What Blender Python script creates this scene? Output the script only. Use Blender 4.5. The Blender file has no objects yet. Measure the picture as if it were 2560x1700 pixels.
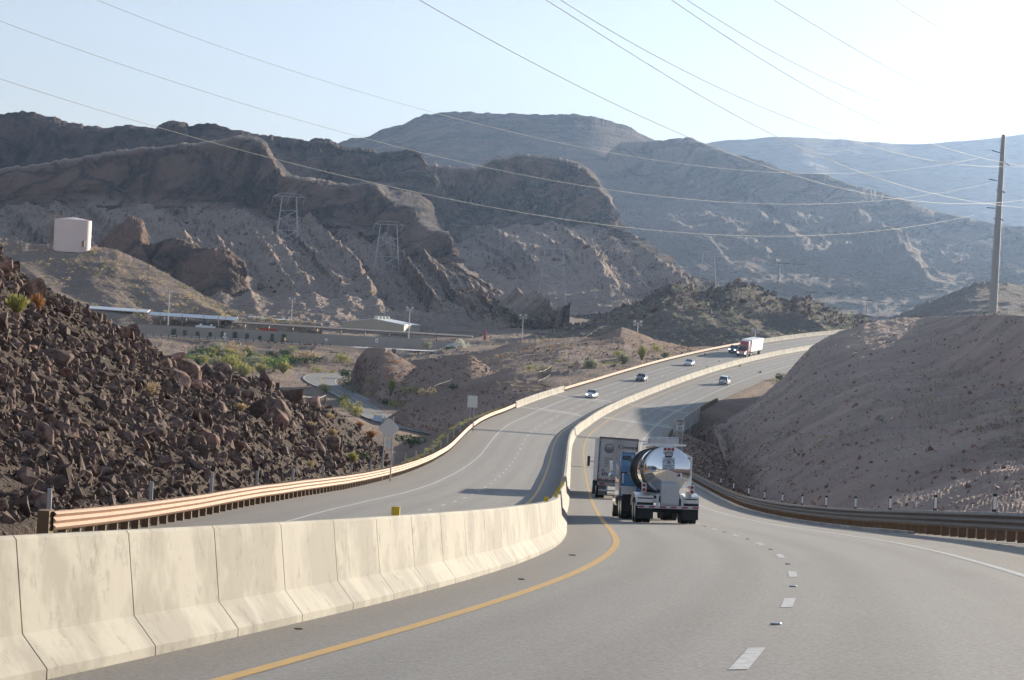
import bpy, bmesh, math, random
import numpy as np
from mathutils import Vector, Matrix
R = math.radians
rnd = random.Random(7)
rng = np.random.default_rng(11)
scene = bpy.context.scene
COL = scene.collection

# ---------------------------------------------------------------- camera, world, sun, exposure
FPX, HOR, ROLL = 6800.0, 800.0, R(3.0)            # focal length in photo pixels, horizon row, camera roll
cam = bpy.data.cameras.new('camera'); cam_o = bpy.data.objects.new('camera', cam); COL.objects.link(cam_o)
cam.sensor_width = 36.0; cam.lens = FPX / 2560 * 36.0
cam.clip_start = 0.5; cam.clip_end = 40000
pitch = -math.atan((850 - HOR) / FPX)
fwd = Vector((0, math.cos(pitch), math.sin(pitch))); rgt0 = Vector((1, 0, 0)); up0 = rgt0.cross(fwd)
rgt = rgt0 * math.cos(ROLL) + up0 * math.sin(ROLL); upv = up0 * math.cos(ROLL) - rgt0 * math.sin(ROLL)
cam_o.matrix_world = Matrix((rgt, upv, -fwd)).transposed().to_4x4()
scene.camera = cam_o

SUN_AZ, SUN_EL = R(31.0), R(10.5)                 # azimuth to the right of +Y
world = bpy.data.worlds.new('World'); scene.world = world; world.use_nodes = True
wn = world.node_tree.nodes; bg = wn['Background']
sky = wn.new('ShaderNodeTexSky'); sky.sky_type = 'NISHITA'; sky.sun_disc = False
sky.sun_elevation = SUN_EL; sky.sun_rotation = SUN_AZ
sky.altitude = 300; sky.air_density = 1.0; sky.dust_density = 0.0; sky.ozone_density = 1.5
tint = wn.new('ShaderNodeMix'); tint.data_type = 'RGBA'; tint.blend_type = 'MULTIPLY'; tint.inputs[0].default_value = 1.0; tint.inputs[7].default_value = (.97, .945, 1.03, 1)
gam = wn.new('ShaderNodeGamma'); gam.inputs['Gamma'].default_value = 0.45      # an even, dusty desert sky
world.node_tree.links.new(sky.outputs['Color'], gam.inputs[0]); world.node_tree.links.new(gam.outputs[0], tint.inputs[6]); world.node_tree.links.new(tint.outputs[2], bg.inputs['Color']); bg.inputs['Strength'].default_value = 0.100
sun = bpy.data.lights.new('sun', 'SUN'); sun.energy = 3.05; sun.angle = R(0.5); sun.color = (1.0, 0.86, 0.68)
sun_o = bpy.data.objects.new('sun', sun); COL.objects.link(sun_o)
LDIR = Vector((math.sin(SUN_AZ) * math.cos(SUN_EL), math.cos(SUN_AZ) * math.cos(SUN_EL), math.sin(SUN_EL)))
sun_o.rotation_euler = LDIR.to_track_quat('Z', 'Y').to_euler()
sun_o.location = (300, 500, 200)
vs = scene.view_settings; vs.view_transform = 'Standard'; vs.look = 'None'; vs.gamma = 1.0; vs.exposure = 1.72

# ---------------------------------------------------------------- helpers
def unroll(px, py):
    dx, dy = px - 1280.0, py - 850.0
    return 1280 + math.cos(ROLL) * dx + math.sin(ROLL) * dy, 850 - math.sin(ROLL) * dx + math.cos(ROLL) * dy
def P(px, py, Y):
    """world point seen at photo pixel (px,py) at distance Y"""
    u, v = unroll(px, py)
    return Vector(((u - 1280) / FPX * Y, Y, (HOR - v) / FPX * Y))
def Pn(px, py, Y):
    px, py, Y = np.broadcast_arrays(np.asarray(px, float), np.asarray(py, float), np.asarray(Y, float))
    dx, dy = px - 1280.0, py - 850.0
    u = 1280 + math.cos(ROLL) * dx + math.sin(ROLL) * dy; v = 850 - math.sin(ROLL) * dx + math.cos(ROLL) * dy
    return np.stack([(u - 1280) / FPX * Y, Y, (HOR - v) / FPX * Y], -1)

def link(o, parent=None):
    COL.objects.link(o)
    if parent is not None: o.parent = parent
    return o
def tag(o, label, cat, group=None):
    o['label'] = label; o['category'] = cat
    if group: o['group'] = group
    return o
def struct(o): o['kind'] = 'structure'; return o
def stuff(o): o['kind'] = 'stuff'; return o
def empty(name, loc, rz=0.0, label=None, cat=None, group=None):
    o = bpy.data.objects.new(name, None); o.empty_display_size = 0.3; COL.objects.link(o)
    o.location = loc; o.rotation_euler = (0, 0, rz)
    if label: tag(o, label, cat, group)
    return o
def dup(root, loc=None, rot=None, scale=None, label=None, group=None):
    def rec(o, parent):
        c = o.copy(); COL.objects.link(c)
        if parent is not None: c.parent = parent
        for ch in list(o.children): rec(ch, c)
        return c
    r = rec(root, None)
    if loc is not None: r.location = loc
    if rot is not None: r.rotation_euler = rot
    if scale is not None: r.scale = scale if hasattr(scale, '__len__') else (scale,) * 3
    if label: r['label'] = label
    if group: r['group'] = group
    return r

def grid_mesh(name, V, mat, parent=None, smooth=False, uv=None, flip=False):
    """V: (n,m,3) array -> quad grid"""
    n, m, _ = V.shape
    me = bpy.data.meshes.new(name)
    idx = np.arange(n * m).reshape(n, m)
    q = np.stack([idx[:-1, :-1], idx[:-1, 1:], idx[1:, 1:], idx[1:, :-1]], -1).reshape(-1, 4)
    if flip: q = q[:, ::-1]
    raw_mesh(me, V.reshape(-1, 3), q, smooth)
    if uv is not None:
        l = me.uv_layers.new(name='UVMap'); l.data.foreach_set('uv', uv.reshape(-1, 2)[q.reshape(-1)].astype(np.float32).ravel())
    if mat: me.materials.append(mat)
    return link(bpy.data.objects.new(name, me), parent)
def raw_mesh(me, V, F, smooth=False):
    F = np.asarray(F); k = F.shape[1]
    me.vertices.add(len(V)); me.vertices.foreach_set('co', np.asarray(V, np.float32).ravel())
    me.loops.add(F.size); me.loops.foreach_set('vertex_index', F.astype(np.int32).ravel())
    me.polygons.add(len(F)); me.polygons.foreach_set('loop_start', np.arange(0, F.size, k, dtype=np.int32))
    me.polygons.foreach_set('use_smooth', np.full(len(F), smooth, dtype=bool))
    me.update(calc_edges=True)
def raw_obj(name, V, F, mat, parent=None, smooth=False):
    me = bpy.data.meshes.new(name); raw_mesh(me, V, F, smooth)
    if mat: me.materials.append(mat)
    return link(bpy.data.objects.new(name, me), parent)

class MB:
    """collects shapes, links them as one mesh"""
    def __init__(s): s.v = []; s.f = []
    def add(s, vs, fs):
        b = len(s.v); s.v += [tuple(v) for v in vs]; s.f += [tuple(i + b for i in f) for f in fs]; return s
    def box(s, c, d, rz=0.0, bev=0.0):
        x, y, z = d[0] / 2, d[1] / 2, d[2] / 2
        if bev > 0:
            b = min(bev, x * .9, y * .9, z * .9)
            pts = [(x - b, y), (x, y - b), (x, -y + b), (x - b, -y), (-x + b, -y), (-x, -y + b), (-x, y - b), (-x + b, y)]
            pin = [(p[0] * (x - b) / x, p[1] * (y - b) / y) for p in pts]
            L = [[(p[0], p[1], -z) for p in pin], [(p[0], p[1], -z + b) for p in pts], [(p[0], p[1], z - b) for p in pts], [(p[0], p[1], z) for p in pin]]
            s.loft([[_rz(p, rz, c) for p in r] for r in L], True, True, True); return s
        vs = [(-x, -y, -z), (x, -y, -z), (x, y, -z), (-x, y, -z), (-x, -y, z), (x, -y, z), (x, y, z), (-x, y, z)]
        s.add([_rz(p, rz, c) for p in vs], [(0, 3, 2, 1), (4, 5, 6, 7), (0, 1, 5, 4), (1, 2, 6, 5), (2, 3, 7, 6), (3, 0, 4, 7)]); return s
    def loft(s, rings, closed=True, cap0=True, cap1=True):
        n = len(rings[0]); vs = [p for r in rings for p in r]; fs = []
        for i in range(len(rings) - 1):
            for j in range(n if closed else n - 1):
                k = (j + 1) % n; fs.append((i * n + j, i * n + k, (i + 1) * n + k, (i + 1) * n + j))
        if cap0: fs.append(tuple(range(n - 1, -1, -1)))
        if cap1: fs.append(tuple((len(rings) - 1) * n + j for j in range(n)))
        s.add(vs, fs); return s
    def tube(s, pts, r, n=6, caps=True):
        pts = [Vector(p) for p in pts]; rings = []
        rr = r if hasattr(r, '__len__') else [r] * len(pts)
        for i, p in enumerate(pts):
            d = (pts[min(i + 1, len(pts) - 1)] - pts[max(i - 1, 0)]).normalized()
            a = Vector((0, 0, 1)) if abs(d.z) < .9 else Vector((1, 0, 0))
            u = d.cross(a).normalized(); w = u.cross(d)
            rings.append([p + (u * math.cos(2 * math.pi * k / n) + w * math.sin(2 * math.pi * k / n)) * rr[i] for k in range(n)])
        s.loft(rings, True, caps, caps); return s
    def disc_y(s, c, r, w, n=20, y0r=None):
        """short cylinder along x (a wheel) centred at c"""
        rings = []
        for x, k in ((-w / 2, .93), (-w / 2 + .03 * r, 1), (w / 2 - .03 * r, 1), (w / 2, .93)):
            rings.append([(c[0] + x, c[1] + r * k * math.cos(2 * math.pi * i / n), c[2] + r * k * math.sin(2 * math.pi * i / n)) for i in range(n)])
        s.loft(rings, True, True, True); return s
    def prism(s, poly, a0, a1, axis='x'):
        """poly of 2-d points extruded along an axis"""
        def m(p, a):
            return {'x': (a, p[0], p[1]), 'y': (p[0], a, p[1]), 'z': (p[0], p[1], a)}[axis]
        s.loft([[m(p, a0) for p in poly], [m(p, a1) for p in poly]], True, True, True); return s
    def sphere(s, c, r, nu=12, nv=8, sc=(1, 1, 1)):
        rings = []
        for j in range(1, nv):
            t = math.pi * j / nv
            rings.append([(c[0] + r * sc[0] * math.sin(t) * math.cos(2 * math.pi * i / nu), c[1] + r * sc[1] * math.sin(t) * math.sin(2 * math.pi * i / nu), c[2] + r * sc[2] * math.cos(t)) for i in range(nu)])
        s.loft(rings, True, True, True); return s
    def quad(s, a, b, c, d): s.add([a, b, c, d], [(0, 1, 2, 3)]); return s
    def build(s, name, mat, parent=None, smooth=False, angle=35):
        me = bpy.data.meshes.new(name); me.from_pydata(s.v, [], s.f)
        bm = bmesh.new(); bm.from_mesh(me); bmesh.ops.recalc_face_normals(bm, faces=bm.faces); bm.to_mesh(me); bm.free()
        if smooth:
            me.polygons.foreach_set('use_smooth', np.ones(len(me.polygons), bool))
            try: me.set_sharp_from_angle(angle=R(angle))
            except Exception: pass
        if mat: me.materials.append(mat)
        return link(bpy.data.objects.new(name, me), parent)
def _rz(p, a, c):
    return (c[0] + p[0] * math.cos(a) - p[1] * math.sin(a), c[1] + p[0] * math.sin(a) + p[1] * math.cos(a), c[2] + p[2])

def text(name, body, size, M, mat, parent=None, depth=0.004, align='CENTER', sx=1.0, bold=0.0):
    cu = bpy.data.curves.new(name, 'FONT'); cu.body = body; cu.size = size; cu.align_x = align; cu.align_y = 'CENTER'
    cu.extrude = depth; cu.offset = bold; cu.resolution_u = 3
    o = bpy.data.objects.new(name, cu); COL.objects.link(o)
    dg = bpy.context.evaluated_depsgraph_get(); dg.update()
    me = bpy.data.meshes.new_from_object(o.evaluated_get(dg))
    bpy.data.objects.remove(o); bpy.data.curves.remove(cu)
    me.transform(Matrix.Diagonal((sx, 1, 1, 1))); me.transform(M); me.materials.clear(); me.materials.append(mat)
    return link(bpy.data.objects.new(name, me), parent)

# numpy noise
_perm = rng.permutation(65536).astype(np.int64)
_val = rng.random(65536).astype(np.float32)
def vnoise(p):
    p = np.asarray(p, np.float64); i = np.floor(p).astype(np.int64); f = p - i; f = f * f * f * (f * (f * 6 - 15) + 10)
    out = 0
    for dx in (0, 1):
        a = _perm[(i[..., 0] + dx) & 65535]; wx = f[..., 0] if dx else 1 - f[..., 0]
        for dy in (0, 1):
            b = _perm[(a + i[..., 1] + dy) & 65535]; wy = wx * (f[..., 1] if dy else 1 - f[..., 1])
            for dz in (0, 1):
                out = out + _val[(b + (i[..., 2] + dz) * 7919) & 65535] * wy * (f[..., 2] if dz else 1 - f[..., 2])
    return out * 2 - 1
def fbm(p, o=5, ridged=False, gain=0.5):
    p = np.asarray(p, np.float64); s = 0; a = 1.0; t = 0
    for k in range(o):
        n = vnoise(p + 17.3 * k)
        if ridged: n = 1 - 2 * np.abs(n)
        s = s + a * n; t += a; a *= gain; p = p * 2.03
    return s / t

# ---------------------------------------------------------------- materials
MATS = {}
def nodemat(name):
    m = bpy.data.materials.new(name); m.use_nodes = True; nt = m.node_tree
    return m, nt, nt.nodes, nt.nodes['Principled BSDF']
def rgb(c): return (c[0], c[1], c[2], 1.0)
def N(nt, kind, **kw):
    n = nt.nodes.new(kind)
    for k, v in kw.items():
        if k in n.inputs: n.inputs[k].default_value = v
        else: setattr(n, k, v)
    return n
def mixc(nt, fac, a, b):
    n = nt.nodes.new('ShaderNodeMix'); n.data_type = 'RGBA'
    for sock, v in ((n.inputs[0], fac), (n.inputs[6], a), (n.inputs[7], b)):
        if hasattr(v, 'is_output'): nt.links.new(v, sock)
        elif isinstance(v, (int, float)): sock.default_value = v
        else: sock.default_value = rgb(v)
    return n.outputs[2]
def ramp(nt, src, stops):
    n = nt.nodes.new('ShaderNodeValToRGB'); nt.links.new(src, n.inputs[0]); cr = n.color_ramp
    while len(cr.elements) < len(stops): cr.elements.new(0.5)
    for e, (p, c) in zip(cr.elements, stops): e.position = p; e.color = rgb(c) if hasattr(c, '__len__') else (c, c, c, 1)
    return n.outputs['Color']
def noise(nt, scale, detail=4, rough=.55, vec=None, dist=0.0):
    n = N(nt, 'ShaderNodeTexNoise', Scale=scale, Detail=detail, Roughness=rough, Distortion=dist)
    if vec is None:
        tc = nt.nodes.new('ShaderNodeTexCoord'); vec = tc.outputs['Object']
    nt.links.new(vec, n.inputs['Vector']); return n.outputs['Fac']
def bump(nt, b, src, strength=.3, dist=.05):
    n = N(nt, 'ShaderNodeBump', Strength=strength, Distance=dist); nt.links.new(src, n.inputs['Height']); nt.links.new(n.outputs['Normal'], b.inputs['Normal'])
def plain(name, c, rough=.6, metal=0.0, var=.15, scale=3.0, bmp=0.0, spec=.5, coat=0.0):
    if name in MATS: return MATS[name]
    m, nt, nd, b = nodemat(name)
    f = noise(nt, scale, 5)
    lo = tuple(x * (1 - var) for x in c); hi = tuple(min(1, x * (1 + var)) for x in c)
    nt.links.new(mixc(nt, f, lo, hi), b.inputs['Base Color'])
    b.inputs['Roughness'].default_value = rough; b.inputs['Metallic'].default_value = metal
    b.inputs['Specular IOR Level'].default_value = spec; b.inputs['Coat Weight'].default_value = coat
    if bmp: bump(nt, b, f, bmp, .02)
    MATS[name] = m; return m
def emis(name, c, s):
    m, nt, nd, b = nodemat(name); b.inputs['Base Color'].default_value = rgb(c); b.inputs['Emission Color'].default_value = rgb(c); b.inputs['Emission Strength'].default_value = s
    MATS[name] = m; return m
def desert(name, rock, soil, scrub, dark, sc=1.0, flat0=.45, flat1=.8, scrub_amt=.5, speck=1.0):
    """rock on steep faces, gravel on the flatter ones, pebbles and dry tufts as speckles; sc = metres of a feature"""
    m, nt, nd, b = nodemat(name); L = nt.links
    geo = nd.new('ShaderNodeNewGeometry'); tc = nd.new('ShaderNodeTexCoord'); V = tc.outputs['Object']
    sx = nd.new('ShaderNodeSeparateXYZ'); L.new(geo.outputs['Normal'], sx.inputs[0])
    n1 = noise(nt, .035 / sc, 6, .6, V); n2 = noise(nt, .35 / sc, 5, .65, V)
    st = N(nt, 'ShaderNodeMath', operation='ADD'); L.new(sx.outputs['Z'], st.inputs[0])
    k = N(nt, 'ShaderNodeMath', operation='MULTIPLY_ADD'); L.new(n2, k.inputs[0]); k.inputs[1].default_value = .5; k.inputs[2].default_value = -.25; L.new(k.outputs[0], st.inputs[1])
    mr = N(nt, 'ShaderNodeMapRange'); L.new(st.outputs[0], mr.inputs[0]); mr.inputs[1].default_value = flat0; mr.inputs[2].default_value = flat1
    mpz = nd.new('ShaderNodeMapping'); mpz.inputs['Scale'].default_value = (1, 1, .22); L.new(V, mpz.inputs[0]); n3 = noise(nt, .14 / sc, 5, .6, mpz.outputs[0])
    n2b = N(nt, 'ShaderNodeMath', operation='MULTIPLY_ADD'); L.new(n3, n2b.inputs[0]); n2b.inputs[1].default_value = 1.1; n2b.inputs[2].default_value = -.55
    n2c = N(nt, 'ShaderNodeMath', operation='ADD'); L.new(n2, n2c.inputs[0]); L.new(n2b.outputs[0], n2c.inputs[1])
    rk = mixc(nt, ramp(nt, n2c.outputs[0], [(.40, 0), (.57, 1)]), dark, rock)
    rk = mixc(nt, ramp(nt, n1, [(.42, 0), (.6, 1)]), rk, tuple(x * 1.5 for x in rock))
    ve = N(nt, 'ShaderNodeTexVoronoi', Scale=.11 / sc, feature='DISTANCE_TO_EDGE'); wv = nd.new('ShaderNodeVectorMath'); wv.operation = 'MULTIPLY_ADD'; L.new(n2, wv.inputs[1]); wv.inputs[0].default_value = (3 * sc, 3 * sc, 3 * sc); L.new(mpz.outputs[0], wv.inputs[2]); L.new(wv.outputs[0], ve.inputs['Vector'])
    rk = mixc(nt, ramp(nt, ve.outputs['Distance'], [(.0, .75), (.09, 0)]), rk, dark)
    so = mixc(nt, ramp(nt, n1, [(.35, 0), (.65, 1)]), tuple(x * .78 for x in soil), tuple(x * 1.12 for x in soil))
    vo = N(nt, 'ShaderNodeTexVoronoi', Scale=.55 / sc); L.new(V, vo.inputs['Vector'])
    wn_ = N(nt, 'ShaderNodeTexVoronoi', Scale=1.6 / sc); L.new(V, wn_.inputs['Vector'])
    dots = ramp(nt, vo.outputs['Distance'], [(.12, 1), (.32, 0)])
    a = N(nt, 'ShaderNodeMath', operation='MULTIPLY'); L.new(dots, a.inputs[0]); a.inputs[1].default_value = scrub_amt
    so = mixc(nt, a.outputs[0], so, scrub)
    d2 = ramp(nt, wn_.outputs['Distance'], [(.15, 1), (.4, 0)])
    a2 = N(nt, 'ShaderNodeMath', operation='MULTIPLY'); L.new(d2, a2.inputs[0]); a2.inputs[1].default_value = .5 * speck
    so = mixc(nt, a2.outputs[0], so, tuple(x * .55 for x in rock))
    at = nd.new('ShaderNodeAttribute'); at.attribute_name = 'strata'
    inv = N(nt, 'ShaderNodeMath', operation='MULTIPLY_ADD'); L.new(at.outputs['Fac'], inv.inputs[0]); inv.inputs[1].default_value = -1.0; inv.inputs[2].default_value = 1.0
    so_f = N(nt, 'ShaderNodeMath', operation='MULTIPLY'); L.new(mr.outputs[0], so_f.inputs[0]); L.new(inv.outputs[0], so_f.inputs[1])
    L.new(mixc(nt, so_f.outputs[0], rk, so), b.inputs['Base Color'])
    b.inputs['Roughness'].default_value = .95; b.inputs['Specular IOR Level'].default_value = .15
    hsum = N(nt, 'ShaderNodeMath', operation='ADD'); L.new(n2, hsum.inputs[0]); L.new(noise(nt, 1.6 / sc, 4, .6, V), hsum.inputs[1])
    bump(nt, b, hsum.outputs[0], 1.0 if sc < 20 else .25, 1.6 * sc)
    MATS[name] = m; return m

# ================================================================= ROAD ALIGNMENT (t = 0 is the yellow line of our carriageway)
RS = np.arange(-160, 846, 6.0)
RX=np.array([-45.60,-43.93,-42.26,-40.59,-38.92,-37.25,-35.58,-33.91,-32.24,-30.57,-28.90,-27.23,-25.56,-23.89,-22.22,-20.60,-19.02,-17.49,-16.01,-14.58,-13.20,-11.88,-10.60,-9.37,-8.20,-7.07,-6.00,-4.98,-4.01,-3.08,-2.21,-1.39,-0.61,0.11,0.78,1.38,1.90,2.34,2.71,3.00,3.22,3.40,3.54,3.68,3.81,3.94,4.08,4.23,4.38,4.54,4.69,4.85,5.00,5.16,5.30,5.45,5.60,5.74,5.89,6.03,6.18,6.32,6.46,6.61,6.75,6.89,7.03,7.18,7.32,7.46,7.60,7.74,7.89,8.03,8.17,8.31,8.45,8.60,8.74,8.89,9.04,9.19,9.36,9.53,9.72,9.93,10.16,10.41,10.70,11.01,11.36,11.74,12.15,12.60,13.09,13.60,14.14,14.71,15.31,15.95,16.61,17.32,18.06,18.83,19.64,20.48,21.36,22.27,23.21,24.19,25.19,26.23,27.30,28.40,29.52,30.66,31.82,33.00,34.20,35.42,36.64,37.89,39.15,40.42,41.71,43.02,44.34,45.69,47.05,48.43,49.83,51.25,52.69,54.16,55.65,57.16,58.70,60.26,61.85,63.47,65.11,66.79,68.49,70.21,71.97,73.75,75.56,77.40,79.27,81.17,83.10,85.05,87.03,89.04,91.08,93.15,95.24,97.36,99.51,101.69,103.90,106.13,108.39,110.68,112.99,115.34,117.71,120.11])
RY=np.array([-157.03,-151.27,-145.50,-139.74,-133.98,-128.21,-122.45,-116.69,-110.93,-105.16,-99.40,-93.64,-87.87,-82.11,-76.35,-70.57,-64.78,-58.98,-53.17,-47.34,-41.50,-35.65,-29.79,-23.91,-18.03,-12.13,-6.23,-0.32,5.60,11.53,17.47,23.41,29.36,35.32,41.28,47.25,53.23,59.21,65.20,71.19,77.19,83.18,89.18,95.18,101.18,107.18,113.18,119.17,125.17,131.17,137.17,143.17,149.16,155.16,161.16,167.16,173.16,179.16,185.15,191.15,197.15,203.15,209.15,215.15,221.14,227.14,233.14,239.14,245.14,251.13,257.13,263.13,269.13,275.13,281.13,287.12,293.12,299.12,305.12,311.12,317.12,323.11,329.11,335.11,341.11,347.10,353.10,359.09,365.09,371.08,377.07,383.06,389.04,395.02,401.01,406.98,412.96,418.93,424.90,430.87,436.83,442.79,448.74,454.69,460.64,466.58,472.51,478.44,484.37,490.29,496.21,502.11,508.02,513.92,519.81,525.70,531.59,537.47,543.35,549.23,555.10,560.97,566.84,572.70,578.56,584.41,590.27,596.11,601.96,607.80,613.63,619.46,625.28,631.10,636.91,642.72,648.52,654.31,660.10,665.88,671.65,677.41,683.16,688.91,694.65,700.38,706.10,711.81,717.51,723.20,728.88,734.56,740.22,745.87,751.51,757.15,762.77,768.38,773.98,779.58,785.16,790.72,796.28,801.83,807.36,812.89,818.40,823.90])
RT=np.array([0.2821,0.2821,0.2821,0.2821,0.2821,0.2821,0.2821,0.2821,0.2821,0.2821,0.2821,0.2821,0.2821,0.2821,0.2792,0.2706,0.2620,0.2533,0.2447,0.2360,0.2274,0.2188,0.2101,0.2015,0.1929,0.1842,0.1756,0.1669,0.1583,0.1500,0.1421,0.1339,0.1255,0.1163,0.1057,0.0937,0.0807,0.0677,0.0548,0.0422,0.0323,0.0258,0.0229,0.0221,0.0220,0.0227,0.0240,0.0250,0.0257,0.0260,0.0261,0.0259,0.0256,0.0251,0.0247,0.0244,0.0242,0.0240,0.0240,0.0241,0.0241,0.0241,0.0240,0.0239,0.0238,0.0237,0.0237,0.0237,0.0237,0.0237,0.0237,0.0237,0.0237,0.0237,0.0237,0.0237,0.0237,0.0239,0.0243,0.0247,0.0253,0.0263,0.0279,0.0302,0.0330,0.0364,0.0404,0.0448,0.0497,0.0550,0.0608,0.0667,0.0723,0.0777,0.0829,0.0878,0.0927,0.0978,0.1032,0.1088,0.1147,0.1206,0.1265,0.1323,0.1380,0.1437,0.1494,0.1549,0.1605,0.1660,0.1715,0.1767,0.1815,0.1859,0.1898,0.1933,0.1964,0.1995,0.2023,0.2050,0.2076,0.2101,0.2127,0.2154,0.2182,0.2211,0.2241,0.2273,0.2305,0.2339,0.2374,0.2410,0.2448,0.2488,0.2528,0.2571,0.2614,0.2659,0.2705,0.2751,0.2799,0.2847,0.2896,0.2945,0.2994,0.3043,0.3093,0.3143,0.3192,0.3242,0.3292,0.3342,0.3391,0.3441,0.3491,0.3540,0.3590,0.3640,0.3690,0.3739,0.3789,0.3839,0.3889,0.3938,0.3988,0.4038,0.4087,0.4137])
RZ=np.array([8.09,7.74,7.38,7.03,6.67,6.32,5.96,5.61,5.25,4.90,4.54,4.19,3.83,3.48,3.12,2.77,2.41,2.06,1.70,1.35,0.99,0.64,0.28,-0.07,-0.43,-0.78,-1.14,-1.49,-1.85,-2.20,-2.56,-2.91,-3.26,-3.61,-3.95,-4.29,-4.63,-4.97,-5.32,-5.66,-6.01,-6.36,-6.70,-7.04,-7.37,-7.71,-8.04,-8.38,-8.71,-9.03,-9.36,-9.68,-10.00,-10.31,-10.61,-10.90,-11.19,-11.46,-11.73,-11.98,-12.21,-12.44,-12.66,-12.87,-13.07,-13.27,-13.46,-13.65,-13.83,-14.01,-14.18,-14.34,-14.50,-14.66,-14.81,-14.93,-15.02,-15.08,-15.13,-15.18,-15.22,-15.26,-15.29,-15.32,-15.35,-15.37,-15.39,-15.41,-15.42,-15.44,-15.45,-15.45,-15.45,-15.45,-15.44,-15.40,-15.32,-15.22,-15.11,-15.00,-14.88,-14.75,-14.61,-14.48,-14.34,-14.19,-14.03,-13.87,-13.70,-13.53,-13.34,-13.13,-12.91,-12.68,-12.45,-12.22,-11.98,-11.73,-11.48,-11.23,-10.98,-10.73,-10.48,-10.23,-9.98,-9.73,-9.48,-9.23,-8.98,-8.73,-8.48,-8.23,-7.98,-7.73,-7.48,-7.23,-6.98,-6.73,-6.48,-6.24,-5.99,-5.74,-5.49,-5.25,-5.00,-4.76,-4.51,-4.26,-4.02,-3.77,-3.52,-3.28,-3.03,-2.79,-2.54,-2.29,-2.05,-1.80,-1.56,-1.31,-1.06,-0.82,-0.57,-0.32,-0.08,0.17,0.41,0.66])
RE=np.array([-0.100,-0.100,-0.100,-0.100,-0.100,-0.100,-0.100,-0.100,-0.100,-0.100,-0.100,-0.100,-0.100,-0.100,-0.100,-0.100,-0.100,-0.100,-0.100,-0.100,-0.100,-0.100,-0.100,-0.100,-0.100,-0.100,-0.100,-0.100,-0.100,-0.098,-0.091,-0.083,-0.075,-0.069,-0.064,-0.061,-0.058,-0.056,-0.054,-0.051,-0.047,-0.042,-0.037,-0.032,-0.026,-0.020,-0.015,-0.011,-0.007,-0.003,-0.000,0.003,0.006,0.008,0.011,0.013,0.016,0.018,0.020,0.021,0.023,0.023,0.024,0.025,0.025,0.026,0.027,0.028,0.030,0.031,0.034,0.037,0.040,0.043,0.047,0.051,0.055,0.060,0.064,0.069,0.073,0.077,0.081,0.084,0.087,0.090,0.092,0.094,0.095,0.096,0.096,0.097,0.096,0.096,0.096,0.095,0.094,0.093,0.092,0.092,0.091,0.090,0.089,0.089,0.088,0.087,0.086,0.085,0.083,0.081,0.080,0.078,0.076,0.074,0.072,0.070,0.070,0.070,0.070,0.070,0.070,0.070,0.071,0.072,0.073,0.074,0.075,0.076,0.077,0.078,0.079,0.080,0.081,0.083,0.084,0.086,0.087,0.089,0.091,0.093,0.094,0.096,0.097,0.099,0.100,0.102,0.103,0.105,0.106,0.107,0.109,0.110,0.112,0.113,0.114,0.116,0.117,0.118,0.119,0.120,0.120,0.120,0.120,0.120,0.120,0.120,0.120,0.120])

_s2 = np.arange(-160, 842.1, 2.0)
def _cr(a):
    i = np.clip(((_s2 + 160) // 6).astype(int), 1, len(a) - 3); f = ((_s2 + 160) / 6) - i
    p0, p1, p2, p3 = a[i - 1], a[i], a[i + 1], a[i + 2]
    return .5 * (2 * p1 + (p2 - p0) * f + (2 * p0 - 5 * p1 + 4 * p2 - p3) * f ** 2 + (3 * p1 - p0 - 3 * p2 + p3) * f ** 3)
QX, QY, QT, QZ, QE = [_cr(a) for a in (RX, RY, RT, RZ, RE)]
def rd(s, t, h=0.0):
    s = np.asarray(s, float); t = np.asarray(t, float)
    x, y, th, z, e = [np.interp(s, _s2, q) for q in (QX, QY, QT, QZ, QE)]
    return np.stack(np.broadcast_arrays(x + t * np.cos(th), y - t * np.sin(th), z - e * t + h), -1)
def RP(s, t, h=0.0): return Vector(rd(s, t, h))
def heading(s): return float(np.interp(s, _s2, QT))
def bank(s): return float(np.interp(s, _s2, QE))
def st_of(x, y):
    """station and offset of ground points"""
    s = np.interp(y, QY, _s2)
    for _ in range(2):
        xr = np.interp(s, _s2, QX); yr = np.interp(s, _s2, QY); th = np.interp(s, _s2, QT)
        s = s + (x - xr) * np.sin(th) + (y - yr) * np.cos(th)
    xr = np.interp(s, _s2, QX); yr = np.interp(s, _s2, QY); th = np.interp(s, _s2, QT)
    return s, (x - xr) * np.cos(th) - (y - yr) * np.sin(th)
EDGE_L, EDGE_R, BR0, BR1 = -15.4, 11.6, 432.0, 486.0

# side road in the valley: left edge / right edge seen in the photo, with distance
SIDE_L = [(1230, 1140, 470), (1107, 1094, 490), (1003, 1073, 512), (940, 1058, 535), (896, 1042, 555), (887, 1026, 575), (869, 1008, 600), (840, 990, 635), (804, 975, 675), (769, 960, 720), (754, 946, 750), (760, 940, 775), (783, 935, 800), (857, 932, 822), (960, 930, 835)]
SIDE_R = [(1235, 1120, 480), (1112, 1085, 500), (1035, 1067, 522), (988, 1046, 552), (973, 1026, 580), (952, 1011, 605), (917, 995, 635), (864, 972, 690), (846, 962, 715), (841, 955, 735), (842, 949, 755), (850, 944, 772), (870, 940, 790), (905, 938, 805), (965, 936, 815)]
SL = np.array([P(*q) for q in SIDE_L]); SR = np.array([P(*q) for q in SIDE_R])
SR[:, 2] = SL[:, 2] = (SL[:, 2] + SR[:, 2]) / 2
_u = np.linspace(0, len(SL) - 1, 140)
def _sm(a):
    b = np.stack([np.interp(_u, np.arange(len(a)), a[:, k]) for k in range(3)], 1)
    w = np.hanning(15); w /= w.sum()
    return np.stack([np.convolve(np.pad(b[:, k], 7, mode='reflect', reflect_type='odd'), w, 'valid') for k in range(3)], 1)
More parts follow.
